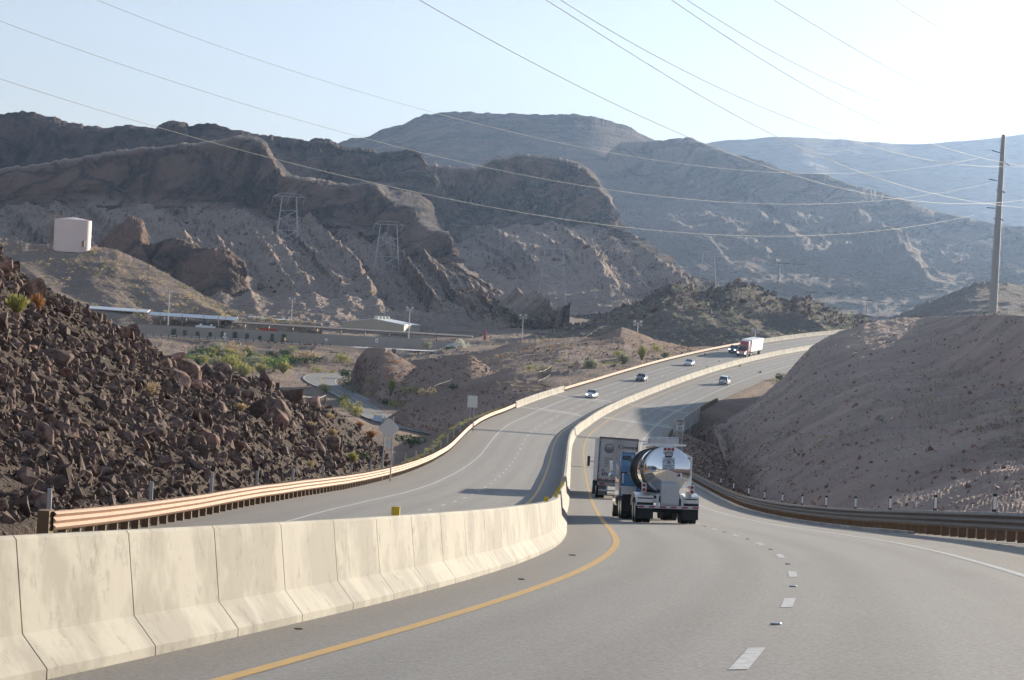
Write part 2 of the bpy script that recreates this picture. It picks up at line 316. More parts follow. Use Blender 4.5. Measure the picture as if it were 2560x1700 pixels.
SL, SR = _sm(SL), _sm(SR); SC = (SL + SR) / 2

# ================================================================= VALLEY FLOOR
VC = [(-800,60,-6),(-800,120,-8),(0,100,-7.5),(-800,250,-10),(0,250,-14),(500,250,-15),(800,250,-15.5),(1000,300,-16),(900,330,-17),(1060,400,-18),
(700,400,-18),(300,400,-16),(-500,400,-12),(900,450,-18.5),(1109,490,-21.4),(1250,460,-21),(880,560,-19),(1035,515,-21),(953,575,-20),(804,650,-19.2),
(720,560,-18.3),(754,720,-18.4),(783,770,-18.2),(870,800,-18),(930,720,-18.5),(560,800,-18.5),(650,850,-16.6),(300,800,-16),(600,895,-14.6),(400,895,-12.9),
(800,900,-13),(200,930,-12),(600,922,-12.2),(1000,930,-12.2),(200,1000,-11.5),(600,1000,-11.5),(1000,1000,-11.2),(1150,700,-16),(1150,900,-10.5),(1300,1000,-7.5),
(1300,650,-12),(1300,560,-14),(1500,620,-10.5),(1500,800,-8),(1700,800,-7),(1700,1000,-5),(2000,1000,-4),(300,1150,-7),(900,1150,-5),(1300,1150,-2.5),
(1800,1200,-2),(2500,1200,-5),(-500,1000,-9),(300,1600,16),(900,1600,8),(1300,1500,5),(1800,1600,2),(2300,1600,0),(2800,1500,0),(800,2600,50),
(1800,2600,20),(2600,2600,10),(2800,600,-8),(3200,300,-7),(3200,1000,-4),(-500,2600,60),(-500,1600,20)]
_vc = np.array(VC, float); _vx = np.stack([_vc[:, 0] / 400, np.log(_vc[:, 1]) * 2.4], 1)
def _tps(r2): return np.where(r2 > 1e-9, .5 * r2 * np.log(r2 + 1e-12), 0)
_K = _tps(((_vx[:, None] - _vx) ** 2).sum(2)) + np.eye(len(_vx)) * .02
_Pm = np.concatenate([np.ones((len(_vx), 1)), _vx], 1)
_A = np.block([[_K, _Pm], [_Pm.T, np.zeros((3, 3))]])
_w = np.linalg.solve(_A, np.concatenate([_vc[:, 2], np.zeros(3)]))
def valley(x, y):
    px = 1280 + FPX * x / np.maximum(y, 5); q = np.stack([px / 400, np.log(np.maximum(y, 12)) * 2.4], -1)
    sh = q.shape[:-1]; q = q.reshape(-1, 2); out = np.empty(len(q))
    for i in range(0, len(q), 20000):
        c = q[i:i + 20000]; out[i:i + 20000] = _tps(((c[:, None] - _vx) ** 2).sum(2)) @ _w[:-3] + np.concatenate([np.ones((len(c), 1)), c], 1) @ _w[-3:]
    return out.reshape(sh)
def ground_z(x, y):
    x, y = np.broadcast_arrays(np.asarray(x, float), np.asarray(y, float))
    s, t = st_of(x, y)
    zr = np.interp(s, _s2, QZ) - np.interp(s, _s2, QE) * np.clip(t, EDGE_L - 4, EDGE_R + 4)
    V = valley(x, np.clip(y, 30, None))
    V = np.where((y < 170) & (t < 0), zr - .5, V)
    w = np.clip((y - 170) / 60, 0, 1); V = np.where((t < 0), (zr - .5) * (1 - w) + V * w, V)
    vr = zr + np.interp(s, [0, 150, 200, 260, 420, 492, 512, 800], [-.5, -.6, -3.5, -7, -8, -5, -.35, -.5])
    far = np.clip((s - 560) / 120, 0, 1) * np.clip((t - 40) / 60, 0, 1)
    V = np.where(t > 0, vr * (1 - far) + V * far, V)
    nz = fbm(np.stack([x / 9, y / 9, 0 * x], -1), 4) * np.clip((np.maximum(EDGE_L - t, t - EDGE_R) - 1) / 12, 0, 1)
    V = V + nz * np.clip(.5 + y / 900, .5, 1.6)
    d = np.maximum(np.maximum(EDGE_L - t, t - EDGE_R), 0)
    ze = zr - .07
    fill = np.where(t > 0, .28, .5)
    g = np.clip(V, ze - fill * np.maximum(d - .8, 0), ze + .7 * d)
    inside = (t > EDGE_L - .3) & (t < EDGE_R + .3)
    g = np.where(inside, ze, g)
    # under the bridge
    db = np.minimum(s - BR0, BR1 - s); br = (db > 0) & (t > EDGE_L - 3) & (t < EDGE_R + 3)
    g = np.where(br, np.maximum(np.minimum(-21.6, ze - 4), ze - .1 - 2.2 * np.maximum(db, 0)), g)
    br2 = (db > -10) & ((t <= EDGE_L - 3) | (t >= EDGE_R + 3))
    g = np.where((db > 0) & br2, np.minimum(g, V), g)
    # cut for the side road
    shp = g.shape; gx, gy, gg = x.ravel(), y.ravel(), g.ravel().copy()
    near = (gy > 450) & (gy < 850) & (gx > -75) & (gx < 0)
    if near.any():
        q = np.stack([gx[near], gy[near]], 1); D = ((q[:, None] - SC[None, :, :2]) ** 2).sum(2); k = D.argmin(1); dd = np.sqrt(D[np.arange(len(k)), k])
        hw = np.sqrt(((SL - SR) ** 2).sum(1))[k] / 2
        e = np.clip((dd - hw - 1.2) / 10, 0, 1); e = e * e * (3 - 2 * e)
        gg[near] = gg[near] * e + (SC[k, 2] - .1) * (1 - e)
    # bench of the upper road
    b = np.clip(1 - np.abs(gy - 931) / 26, 0, 1); b = np.clip(b * 2.2, 0, 1) * np.clip((1120 - (1280 + FPX * gx / np.maximum(gy, 5))) / 60, 0, 1)
    gg = gg * (1 - b) + (-12.05) * b
    return gg.reshape(shp)
def GP(px, Y):
    """ground point on the view column px (unrolled) at distance Y"""
    x = (px - 1280) / FPX * Y; return Vector((x, Y, float(ground_z(np.array([x]), np.array([Y]))[0])))

M_ground = desert('desert_ground', (.24, .16, .125), (.36, .265, .21), (.44, .36, .22), (.1, .07, .06), sc=1.0, flat0=.3, flat1=.7, scrub_amt=.35)
pxs = np.linspace(-1000, 3600, 420); Ys = np.exp(np.linspace(math.log(13), math.log(2700), 460))
gx = (pxs[None] - 1280) / FPX * Ys[:, None]; gy = np.repeat(Ys[:, None], len(pxs), 1)
gz = ground_z(gx, gy)
struct(grid_mesh('ground', np.stack([gx, gy, gz], -1), M_ground, flip=False))
# ground behind the camera (seen in the polished tank and lighting the scene)
bx, by = np.meshgrid(np.linspace(-500, 500, 60), np.linspace(-420, 14, 40))
s_, t_ = st_of(bx, np.clip(by, -150, None)); zz = np.interp(s_, _s2, QZ) - .2 - np.interp(s_, _s2, QE) * np.clip(t_, -16, 12)
d_ = np.maximum(np.maximum(-18 - t_, t_ - 14), 0); zz = zz + np.where(t_ > 0, np.minimum(d_ * .22, 14), np.minimum(d_ * .5, 22)) * np.clip((60 - by) / 100, .2, 1) + fbm(np.stack([bx / 30, by / 30, bx * 0], -1), 3) * np.clip(d_ / 20, 0, 2)
struct(grid_mesh('ground', np.stack([bx, by, zz - .4], -1), M_ground))

# ================================================================= HILLS AND MOUNTAINS
HILLS = {}
def smooth1(a, k):
    if k < 2: return a
    w = np.hanning(k + 2)[1:-1]; w /= w.sum(); return np.convolve(np.pad(a, k // 2, mode='edge'), w, 'valid')[:len(a)]
def hill(name, curves, px0, px1, ncol, rows, mat, amp, sc, jag=2.0, gully=None, back=(60, 40), rid=True, seed=0, smooth_k=3, oct_=6, zs=.45, strata=None, butt=None):
    """curves: contour lines from the foot to the crest, each a list of (px, py, distance); rows: mesh rows per band"""
    pxs = np.linspace(px0, px1, ncol); K = []
    for c in curves:
        c = np.array(c, float); py = np.interp(pxs, c[:, 0], c[:, 1]); Y = np.interp(pxs, c[:, 0], c[:, 2])
        K.append((smooth1(py, smooth_k), smooth1(Y, max(smooth_k, ncol // 30 | 1))))
    j = (fbm(np.stack([pxs / 20, pxs * 0 + seed, pxs * 0], -1), 5, True, .65) - .15) * jag * 2.0
    W = [Pn(pxs, py, Y) for py, Y in K]
    bk = W[-1].copy(); bk[:, 1] += back[0]; bk[:, 2] -= back[1]; W.append(bk)
    sk = W[0].copy(); dn = np.maximum(4.0, W[0][:, 1] * .016); sk[:, 2] -= dn; sk[:, 1] -= dn * .5; W.insert(0, sk)
    rows = [4] + list(rows) + [6]; amp = [amp[0]] + list(amp) + [amp[-1] * 1.5]
    G = []; A = []; Vv = []
    for k in range(len(W) - 1):
        n = rows[k]
        for i in range(n):
            f = i / n; G.append(W[k] * (1 - f) + W[k + 1] * f); A.append(amp[k] * (1 - f) + amp[k + 1] * f); Vv.append(k + f - 1)
    G.append(W[-1]); A.append(amp[-1]); Vv.append(len(W) - 2.0)
    G = np.array(G); A = np.array(A)[:, None]; Vv = np.array(Vv)
    d0 = np.gradient(G, axis=0); d1 = np.gradient(G, axis=1); nr = np.cross(d1, d0); nr /= np.linalg.norm(nr, axis=2, keepdims=True) + 1e-9
    q = G / sc * np.array([1, 1, zs]) + seed * 3.1
    d = fbm(q, oct_, rid, .6) * A
    if gully:
        ga, gs, shear, glo, ghi = gully                       # amplitude, spacing (m), shear, from band, to band
        am = (pxs - px0) * K[-1][1].mean() / FPX
        g = fbm(np.stack([(am[None] + shear * (Vv[:, None] - glo) * gs * 3) / gs + 0 * G[..., 0], Vv[:, None] * .4 + 0 * G[..., 0], 0 * G[..., 0] + seed], -1), 3, True)
        m = np.clip((Vv - glo) / .35, 0, 1) * np.clip((ghi - Vv) / .35, 0, 1); d = d + g * ga * m[:, None]
    dv = nr.copy(); dv[..., 2] *= np.clip(np.abs(nr[..., 2]), 0, 1) ** 2
    if strata: dv[..., 2] *= np.clip(1 - (Vv[:, None] - strata[0]) / .4, .12, 1)
    base = G; G = G + dv * d[..., None]
    if butt:                                              # buttresses and alcoves along the cliff bands
        ba, bs, b0, b1 = butt; am = (pxs - px0) * K[-1][1].mean() / FPX
        c1 = np.stack([am[None] / bs + .5 * fbm(base / (bs * 1.5), 3), Vv[:, None] * .5 + 0 * base[..., 0], 0 * base[..., 0] + seed * 7], -1)
        bw = fbm(c1, 4, True, .55); bw = np.sign(bw) * np.abs(bw) ** .7
        m = np.clip((Vv - b0) / .25, 0, 1) * np.clip((b1 - Vv) / .12, 0, 1); G[..., 1] -= bw * ba * m[:, None]; G[..., 0] -= bw * ba * m[:, None] * base[..., 0] / base[..., 1]; G[..., 2] -= bw * ba * m[:, None] * base[..., 2] / base[..., 1]
    wj = np.clip(1 - np.abs(Vv - (len(curves) - 1)) * (7 if len(curves) == 2 else 2.2), 0, 1)[:, None]; G[..., 2] -= wj * j[None] * G[..., 1] / FPX
    o = struct(grid_mesh(name, G, mat))
    if strata:
        sv = np.clip((Vv[:, None] - strata[0] + fbm(base / (sc * 1.3) + 9, 4) * .35 * (strata[1] - strata[0] + .3)) / max(strata[1] - strata[0], .05), 0, 1)
        if len(strata) > 2: sv = sv * np.clip((strata[2] - Vv[:, None] + .02 * fbm(base / sc, 3)) / .05, 0, 1)  # crest keeps pale soil, a lit rim put into the colour
        o.data.attributes.new('strata', 'FLOAT', 'POINT').data.foreach_set('value', sv.astype(np.float32).ravel())
    HILLS.setdefault(name, []).append(G); return G

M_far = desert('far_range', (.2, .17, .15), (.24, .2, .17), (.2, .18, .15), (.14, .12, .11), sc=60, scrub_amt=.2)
M_mid = desert('mountain_rock', (.15, .105, .085), (.26, .205, .17), (.24, .2, .14), (.045, .035, .032), sc=9, flat0=.35, flat1=.75, scrub_amt=.3)
M_cliff = desert('cliff_rock', (.185, .115, .085), (.46, .355, .295), (.5, .43, .31), (.035, .027, .024), sc=4.5, flat0=.38, flat1=.72, scrub_amt=.45)
M_scarp = desert('dark_scarp_rock', (.13, .085, .068), (.3, .235, .195), (.3, .25, .18), (.028, .022, .022), sc=5, flat0=.38, flat1=.72, scrub_amt=.3)
M_hill = desert('scrub_hill', (.2, .13, .1), (.38, .285, .23), (.46, .39, .26), (.06, .045, .038), sc=1.6, flat0=.35, flat1=.72, scrub_amt=.5)
M_dark = desert('dark_hill', (.12, .085, .068), (.22, .17, .135), (.34, .31, .23), (.04, .03, .026), sc=1.8, flat0=.4, flat1=.8, scrub_amt=.45)
M_cut = desert('cut_slope', (.47, .345, .29), (.56, .425, .36), (.42, .40, .31), (.24, .17, .14), sc=.5, flat0=.25, flat1=.75, scrub_amt=.25, speck=.8)
M_knoll = desert('red_knoll', (.3, .185, .14), (.44, .31, .245), (.46, .37, .24), (.13, .085, .066), sc=.8, flat0=.3, flat1=.72, scrub_amt=.35)
M_talus = desert('basalt_ground', (.085, .06, .048), (.115, .083, .065), (.22, .16, .1), (.035, .026, .022), sc=.35, flat0=.3, flat1=.8, scrub_amt=.1)

hill('far_mountain', [[(-600,760,4680),(3200,760,4680)], [(-600,430,6480),(800,400,6480),(1600,380,6480),(1783,367,6480),(1900,362,6480),(2080,361,6480),(2200,361,6480),(2300,358,6480),(2400,352,6480),(2480,345,6480),(2560,337,6480),(2800,330,6480),(3200,345,6480)]],
     -600, 3200, 240, [40], M_far, [60, 25], 1500, jag=1.0, back=(800, 200), seed=1)
hill('back_mountain', [[(500,690,3510),(2200,690,3510)], [(500,470,4680),(760,395,4680),(850,356,4680),(880,347,4680),(920,341,4680),(960,324,4680),(985,314,4680),(1010,310,4680),(1025,300,4680),(1060,287,4680),(1100,282,4680),(1120,278,4680),(1200,282,4680),(1300,284,4680),(1370,287,4680),(1440,285,4680),(1500,294,4680),(1560,313,4680),(1630,350,4680),(1700,400,4590),(1900,480,4500),(2200,590,4320)]],
     500, 2200, 420, [110], M_mid, [70, 14], 620, jag=2.2, gully=(22, 320, .25, 0, .95), back=(400, 120), seed=2, strata=(.2, .9))
hill('right_mountain', [[(1380,770,2470),(1700,770,2340),(2300,800,2140),(3200,830,1950)], [(1380,610,4120),(1480,575,4120),(1620,560,4050),(1800,560,3890),(2000,580,3660),(2300,640,3400),(3200,720,2750)],
      [(1380,600,4360),(1440,510,4360),(1480,425,4360),(1500,400,4360),(1520,385,4360),(1535,368,4290),(1555,357,4290),(1600,353,4290),(1640,352,4290),(1690,347,4290),(1716,344,4290),(1745,354,4220),(1780,370,4160),(1820,384,4100),(1860,390,4100),(1900,400,4030),(1950,424,3960),(1985,434,3900),(2010,432,3900),(2055,434,3900),(2090,450,3840),(2150,468,3770),(2200,480,3770),(2300,515,3640),(2360,535,3580),(2420,545,3510),(2480,560,3440),(2560,568,3380),(2700,600,3250),(3200,650,2990)]],
     1380, 3200, 520, [70, 110], M_mid, [10, 40, 9], 330, jag=2.5, gully=(34, 150, .4, .2, 1.95), back=(300, 120), seed=3, strata=(.9, 1.6), butt=(45, 90, 1.0, 2.0))
hill('left_mountain', [[(-600,600,1750),(1050,600,1750),(1100,680,1750),(1200,780,1750)], [(-600,440,2285),(0,425,2285),(300,405,2285),(600,432,2285),(800,450,2285),(1000,458,2281),(1050,478,2230),(1085,560,2200),(1110,640,2180),(1200,770,2140)],
      [(-600,340,2330),(-200,310,2330),(0,287,2330),(50,277,2330),(80,280,2330),(130,292,2330),(155,301,2330),(210,313,2330),(270,318,2330),(300,314,2330),(330,312,2330),(395,322,2330),(410,306,2330),(430,301,2330),(450,304,2330),(470,315,2330),(490,312,2330),(520,308,2330),(560,317,2330),(580,323,2330),(605,326,2330),(640,335,2330),(700,340,2330),(750,347,2330),(775,355,2330),(795,346,2330),(825,347,2330),(845,362,2330),(875,368,2330),(930,372,2330),(945,382,2330),(960,380,2330),(985,375,2330),(1030,373,2320),(1050,386,2300),(1063,405,2290),(1075,440,2280),(1090,500,2260),(1110,580,2230),(1150,660,2200),(1200,720,2180)]],
     -600, 1200, 560, [24, 70], M_scarp, [10, 26, 6], 60, jag=3.0, gully=(20, 45, .0, 1.0, 1.97), back=(150, 70), seed=4, strata=(.2, .7), butt=(26, 38, .6, 2.0))
hill('cliff_mountain', [[(900,790,1450),(1300,790,1450),(1800,800,1400),(1900,800,1400)], [(900,600,2330),(1100,590,2360),(1250,580,2360),(1400,572,2360),(1480,562,2318),(1540,590,2162),(1600,640,1990),(1700,712,1804),(1900,790,1590)],
      [(900,560,2375),(1100,540,2405),(1250,520,2405),(1400,510,2405),(1470,500,2375),(1520,530,2315),(1545,567,2180),(1600,610,2035),(1700,690,1849),(1900,780,1635)],
      [(900,470,2420),(1000,440,2440),(1070,418,2450),(1085,408,2450),(1110,412,2450),(1190,420,2450),(1200,412,2450),(1230,396,2450),(1270,391,2450),(1320,383,2450),(1350,389,2450),(1400,393,2450),(1440,403,2440),(1470,420,2420),(1485,440,2400),(1495,465,2390),(1520,488,2360),(1533,515,2330),(1541,560,2260),(1548,567,2200),(1590,588,2110),(1600,603,2080),(1640,640,2000),(1690,680,1910),(1740,713,1830),(1800,745,1750),(1900,775,1680)]],
     900, 1900, 520, [110, 18, 60], M_cliff, [5, 9, 26, 6], 55, jag=3.0, gully=(11, 30, .8, .05, 1.3), back=(120, 70), seed=5, strata=(.8, 1.1, 2.98), butt=(26, 40, 1.0, 3.0))
hill('left_spur', [[(-600,745,1100),(0,778,1120),(400,800,1120),(900,824,1120),(1150,836,1130),(1420,846,1150)], [(-600,560,1817),(0,545,1817),(300,540,1812),(550,545,1786),(700,570,1727),(870,590,1666),(1000,640,1600),(1140,700,1374),(1290,770,1167),(1420,795,1097)],
      [(-600,540,1862),(0,500,1862),(200,485,1862),(400,478,1853),(550,495,1831),(640,515,1812),(700,530,1772),(780,535,1729),(870,535,1711),(950,560,1691),(1000,590,1645),(1080,640,1556),(1140,680,1419),(1290,765,1212),(1420,793,1142)],
      [(-600,480,1900),(0,420,1900),(100,408,1900),(163,398,1900),(304,374,1900),(420,362,1890),(488,358,1880),(547,350,1870),(596,339,1860),(640,340,1850),(667,357,1840),(678,384,1830),(700,412,1810),(721,434,1790),(770,444,1770),(867,461,1750),(911,453,1740),(949,460,1730),(976,482,1710),(1003,510,1680),(1041,516,1660),(1057,547,1620),(1084,573,1590),(1117,575,1560),(1133,600,1530),(1139,648,1460),(1166,672,1400),(1220,714,1330),(1280,753,1260),(1340,788,1200),(1420,792,1180)]],
     -600, 1420, 760, [130, 14, 60], M_cliff, [4, 7, 22, 5], 42, jag=3.0, gully=(9, 21, .8, .03, 1.3), back=(120, 60), seed=6, strata=(1.0, 1.8, 2.98), butt=(20, 30, 1.2, 3.0))
hill('rock_outcrop', [[(230,800,1190),(660,800,1190)], [(230,640,1260),(270,585,1262),(300,562,1264),(325,541,1264),(345,544,1264),(356,575,1264),(364,608,1260),(390,606,1258),(405,598,1258),(430,594,1256),(470,603,1254),(495,622,1250),(515,618,1250),(545,617,1250),(575,624,1250),(598,648,1248),(608,690,1244),(618,730,1236),(660,790,1225)]],
     230, 660, 220, [70], M_cliff, [3, 5], 16, jag=4.0, back=(40, 20), seed=7, strata=(.0, .25), butt=(6, 9, .1, 1.0))
hill('tank_hill', [[(-600,790,965),(0,816,972),(400,837,978),(800,858,985)], [(-600,604,1150),(0,606,1150),(60,607,1150),(110,611,1150),(232,614,1150),(290,623,1145),(330,640,1140),(380,664,1125),(440,698,1105),(500,730,1085),(560,764,1060),(620,792,1030),(800,808,1000)]],
     -600, 800, 420, [110], M_hill, [1.5, .7], 22, jag=.8, gully=(2.2, 26, .6, 0, .9), back=(60, 16), rid=False, seed=8)
hill('dark_hill', [[(1330,868,900),(1800,868,880),(2500,870,900)], [(1330,842,1060),(1400,829,1080),(1450,808,1090),(1500,788,1100),(1560,765,1100),(1600,752,1100),(1640,736,1100),(1660,715,1100),(1690,706,1100),(1720,711,1100),(1745,717,1100),(1790,722,1100),(1810,713,1100),(1830,705,1100),(1860,707,1100),(1890,712,1100),(1905,725,1100),(1935,738,1100),(1965,746,1100),(2000,741,1090),(2040,751,1090),(2060,764,1080),(2100,784,1080),(2200,802,1060),(2500,850,1000)]],
     1330, 2500, 420, [110], M_dark, [2, 2.6], 26, jag=4.0, gully=(2.5, 30, .8, 0, .85), back=(80, 25), seed=9, strata=(.45, .95))
hill('right_low_hill', [[(2120,860,950),(3200,860,950)], [(2120,850,1150),(2180,828,1250),(2230,797,1280),(2280,776,1300),(2320,757,1300),(2370,735,1300),(2410,720,1300),(2440,710,1300),(2480,706,1300),(2520,711,1300),(2560,719,1300),(2800,745,1300),(3200,780,1200)]],
     2120, 3200, 240, [70], M_dark, [2.5, 1.5], 30, jag=3.0, back=(80, 30), seed=10)
hill('fence_knoll', [[(1120,1010,600),(1300,990,590),(1400,966,600),(1500,936,640),(1600,905,695),(1745,882,745),(1800,880,770)], [(1120,930,720),(1250,900,730),(1400,872,740),(1560,856,760),(1700,872,775),(1800,880,790)],
      [(1120,925,800),(1180,893,815),(1220,878,820),(1250,867,820),(1300,851,820),(1340,846,820),(1400,843,818),(1450,842,815),(1489,841,810),(1521,832,805),(1551,818,800),(1574,822,800),(1606,833,800),(1637,846,800),(1659,852,800),(1712,864,800),(1744,873,800),(1800,884,795)]],
     1120, 1800, 300, [40, 50], M_knoll, [.4, .9, .6], 14, jag=1.0, back=(40, 10), rid=False, seed=11)
hill('rear_knoll', [[(1000,1000,598),(1300,1000,598)], [(1000,960,632),(1025,930,636),(1045,915,640),(1056,905,640),(1080,898,640),(1110,892,640),(1148,886,640),(1178,888,640),(1195,896,640),(1213,908,640),(1228,924,636),(1243,935,632),(1300,975,620)]],
     1000, 1300, 150, [50], M_knoll, [.3, .5], 9, jag=.8, back=(25, 7), rid=False, seed=12)
hill('cut_knoll', [[(872,980,735),(884,975,700),(905,1002,655),(930,1006,640),(953,1014,618),(985,1030,600),(1040,1020,600),(1125,990,610)], [(872,965,736),(878,945,715),(884,922,706),(896,898,702),(908,882,700),(917,871,700),(935,868,700),(961,873,696),(991,889,690),(1020,906,684),(1050,925,676),(1080,943,665),(1110,958,650),(1125,975,640)]],
     872, 1125, 190, [70], M_knoll, [.35, .55], 8, jag=1.2, back=(25, 9), rid=True, seed=13)
hill('roadside_knoll', [[(970,1048,536),(990,1052,535),(1037,1073,510),(1115,1094,488),(1200,1085,486),(1300,1050,488),(1420,1000,498)], [(970,1043,542),(994,1026,545),(1020,1005,552),(1080,987,560),(1139,963,566),(1175,950,570),(1213,939,570),(1243,931,570),(1265,934,566),(1287,940,560),(1350,957,545),(1395,970,530),(1420,980,520)]],
     970, 1420, 220, [70], M_knoll, [.3, .5], 10, jag=.8, back=(20, 5), rid=False, seed=14)
# right cut slope, its unseen crest beyond the frame raised to shade the foot
FOOT_R = [(1600,1110,500),(1790,1082,455),(1820,1170,380),(1850,1226,305),(1905,1268,232),(2000,1278,188),(2200,1294,150),(2560,1316,110),(3100,1350,75),(4200,1400,48)]
CREST_R = [(1600,1100,520),(1700,1085,500),(1790,1062,485),(1850,1030,490),(1897,998,495),(1927,971,500),(1958,948,505),(1992,905,515),(2031,865,525),(2070,842,535),(2110,825,545),(2160,810,545),(2200,801,550),(2300,794,545),(2400,788,505),(2480,784,440),(2560,789,380),(2800,775,295),(3100,735,240),(4200,640,145)]
MID_R = []
for f, c in zip(FOOT_R, FOOT_R): pass
_fp = np.array(FOOT_R, float); _cp = np.array(CREST_R, float); _mx = np.array(sorted(set(_fp[:, 0]) | set(_cp[:, 0])))
def _lerp_curve(f, dz):
    out = []
    for m in _mx:
        a = Pn(m, np.interp(m, _fp[:, 0], _fp[:, 1]), np.interp(m, _fp[:, 0], _fp[:, 2])); c = Pn(m, np.interp(m, _cp[:, 0], _cp[:, 1]), np.interp(m, _cp[:, 0], _cp[:, 2]))
        Y = a[1] * (1 - f) + c[1] * f; z = a[2] * (1 - f) + c[2] * f - dz * min(1, (c[2] - a[2]) / 8)
        x = a[0] * (1 - f) + c[0] * f
        u, v = 1280 + FPX * x / Y, HOR - FPX * z / Y; dx, dy = u - 1280, v - 850
        out.append((1280 + math.cos(ROLL) * dx - math.sin(ROLL) * dy, 850 + math.sin(ROLL) * dx + math.cos(ROLL) * dy, Y))
    return out
RIGHT = hill('cut_slope', [FOOT_R, _lerp_curve(.3, 3.0), _lerp_curve(.65, 4.6), CREST_R], 1600, 4200, 700, [60, 50, 50], M_cut, [.2, .8, .9, .4], 7, jag=1.0, gully=(.3, 9, .1, .2, 2.8), back=(30, 9), seed=15)
# dark basalt slope on the left
FOOT_L = [(-700,1400,56),(-300,1380,66),(0,1336,76),(115,1310,80),(300,1270,95),(500,1242,108),(700,1216,128),(870,1196,155),(960,1182,188),(1000,1165,205)]
CREST_L = [(-700,250,128),(-300,440,134),(0,632,140),(60,692,142),(110,723,145),(200,766,150),(260,802,152),(310,836,155),(340,852,157),(400,886,160),(450,916,165),(500,926,168),(538,928,172),(570,940,176),(607,946,180),(650,955,186),(663,958,190),(694,980,196),(727,992,200),(770,1014,208),(821,1023,215),(857,1043,219),(908,1068,225),(946,1094,229),(965,1116,230),(1000,1150,226)]
LEFT = hill('rocky_slope', [FOOT_L, CREST_L], -700, 1000, 480, [150], M_talus, [.25, .35], 5, jag=3.0, gully=(.5, 8, .5, .1, .9), back=(28, 9), seed=16)
_ls, _lt = st_of(LEFT[..., 0], LEFT[..., 1])           # keep the slope clear of the road and its rail
_lz = np.interp(_ls, _s2, QZ) - np.interp(_ls, _s2, QE) * np.clip(_lt, -18, 0)
LEFT[..., 2] = np.where(_ls < 260, np.minimum(LEFT[..., 2], _lz - .6 + np.maximum(-15.6 - _lt, 0) * 1.1 - np.clip(_lt + 15.6, 0, 1) * 1.5), LEFT[..., 2])
_lo = bpy.data.objects['rocky_slope'].data; _lo.vertices.foreach_set('co', LEFT.reshape(-1, 3).astype(np.float32).ravel()); _lo.update()

# ================================================================= ROADS
def uvgrid(S, T): return np.stack(np.broadcast_arrays(T[None, :] / 10, S[:, None] / 10), -1)
def asphalt(name, lanes, side):
    m, nt, nd, b = nodemat(name); L = nt.links
    uv = nd.new('ShaderNodeUVMap'); uv.uv_map = 'UVMap'; sp = nd.new('ShaderNodeSeparateXYZ'); L.new(uv.outputs[0], sp.inputs[0])
    tc = nd.new('ShaderNodeTexCoord'); V = tc.outputs['Object']
    mp = nd.new('ShaderNodeMapping'); mp.inputs['Scale'].default_value = (10, .25, 1); L.new(uv.outputs[0], mp.inputs[0])
    streak = noise(nt, 1.0, 5, .65, mp.outputs[0]); grain = noise(nt, 24, 5, .9, V); blot = noise(nt, .12, 5, .6, V)
    base = mixc(nt, ramp(nt, streak, [(.32, 0), (.68, 1)]), (.165, .165, .163), (.3, .295, .285))
    base = mixc(nt, ramp(nt, blot, [(.35, 0), (.68, 1)]), base, (.25, .24, .225))
    # lanes polished by tyres, shoulders dusty
    stops = []
    for p, c in lanes: stops.append((p, c))
    mrng = N(nt, 'ShaderNodeMapRange'); L.new(sp.outputs[0], mrng.inputs[0]); mrng.inputs[1].default_value = -1.6; mrng.inputs[2].default_value = 1.2
    sh = ramp(nt, mrng.outputs[0], stops)
    wob = N(nt, 'ShaderNodeMath', operation='MULTIPLY'); L.new(sh, wob.inputs[0]); L.new(ramp(nt, streak, [(.2, .7), (.7, 1)]), wob.inputs[1])
    base = mixc(nt, wob.outputs[0], base, (.2, .165, .125))
    # wheel tracks along each lane
    fr = N(nt, 'ShaderNodeMath', operation='MULTIPLY'); L.new(sp.outputs[0], fr.inputs[0]); fr.inputs[1].default_value = 10 / 1.83 * 2 * math.pi
    ph = N(nt, 'ShaderNodeMath', operation='ADD'); L.new(fr.outputs[0], ph.inputs[0]); ph.inputs[1].default_value = 2 * math.pi * .5 * (1 if side > 0 else 1)
    co = N(nt, 'ShaderNodeMath', operation='COSINE'); L.new(ph.outputs[0], co.inputs[0])
    tr_ = N(nt, 'ShaderNodeMapRange'); L.new(co.outputs[0], tr_.inputs[0]); tr_.inputs[1].default_value = -.2; tr_.inputs[2].default_value = 1.0; tr_.inputs[4].default_value = .8
    tm = N(nt, 'ShaderNodeMath', operation='MULTIPLY'); L.new(tr_.outputs[0], tm.inputs[0]); L.new(ramp(nt, blot, [(.3, .3), (.65, 1)]), tm.inputs[1])
    base = mixc(nt, tm.outputs[0], base, (.135, .133, .13))
    dk = ramp(nt, grain, [(.36, 0), (.66, 1)])
    base = mixc(nt, N(nt, 'ShaderNodeMath', operation='MULTIPLY').outputs[0], base, base)
    base = mixc(nt, dk, mixc(nt, .6, base, (.07, .07, .07)), mixc(nt, .35, base, (.62, .6, .56)))
    L.new(base, b.inputs['Base Color']); b.inputs['Roughness'].default_value = .78; b.inputs['Specular IOR Level'].default_value = .35
    bump(nt, b, grain, .5, .01); MATS[name] = m; return m
def q(t): return (t / 10 + 1.6) / 2.8
M_rdR = asphalt('asphalt_right', [(q(-1.5), 1), (q(-.5), .85), (q(.1), .1), (q(1.8), .0), (q(6.9), .0), (q(7.5), .35), (q(8.3), .75), (q(10.4), .9)], 1)
M_rdL = asphalt('asphalt_left', [(q(-15), 1), (q(-12), .95), (q(-11.2), .75), (q(-10.7), .05), (q(-4.2), .0), (q(-3.4), .3), (q(-2.2), .6)], -1)
S_ = np.concatenate([np.arange(-158, 12, 6.0), np.arange(12, 841, 2.0)])
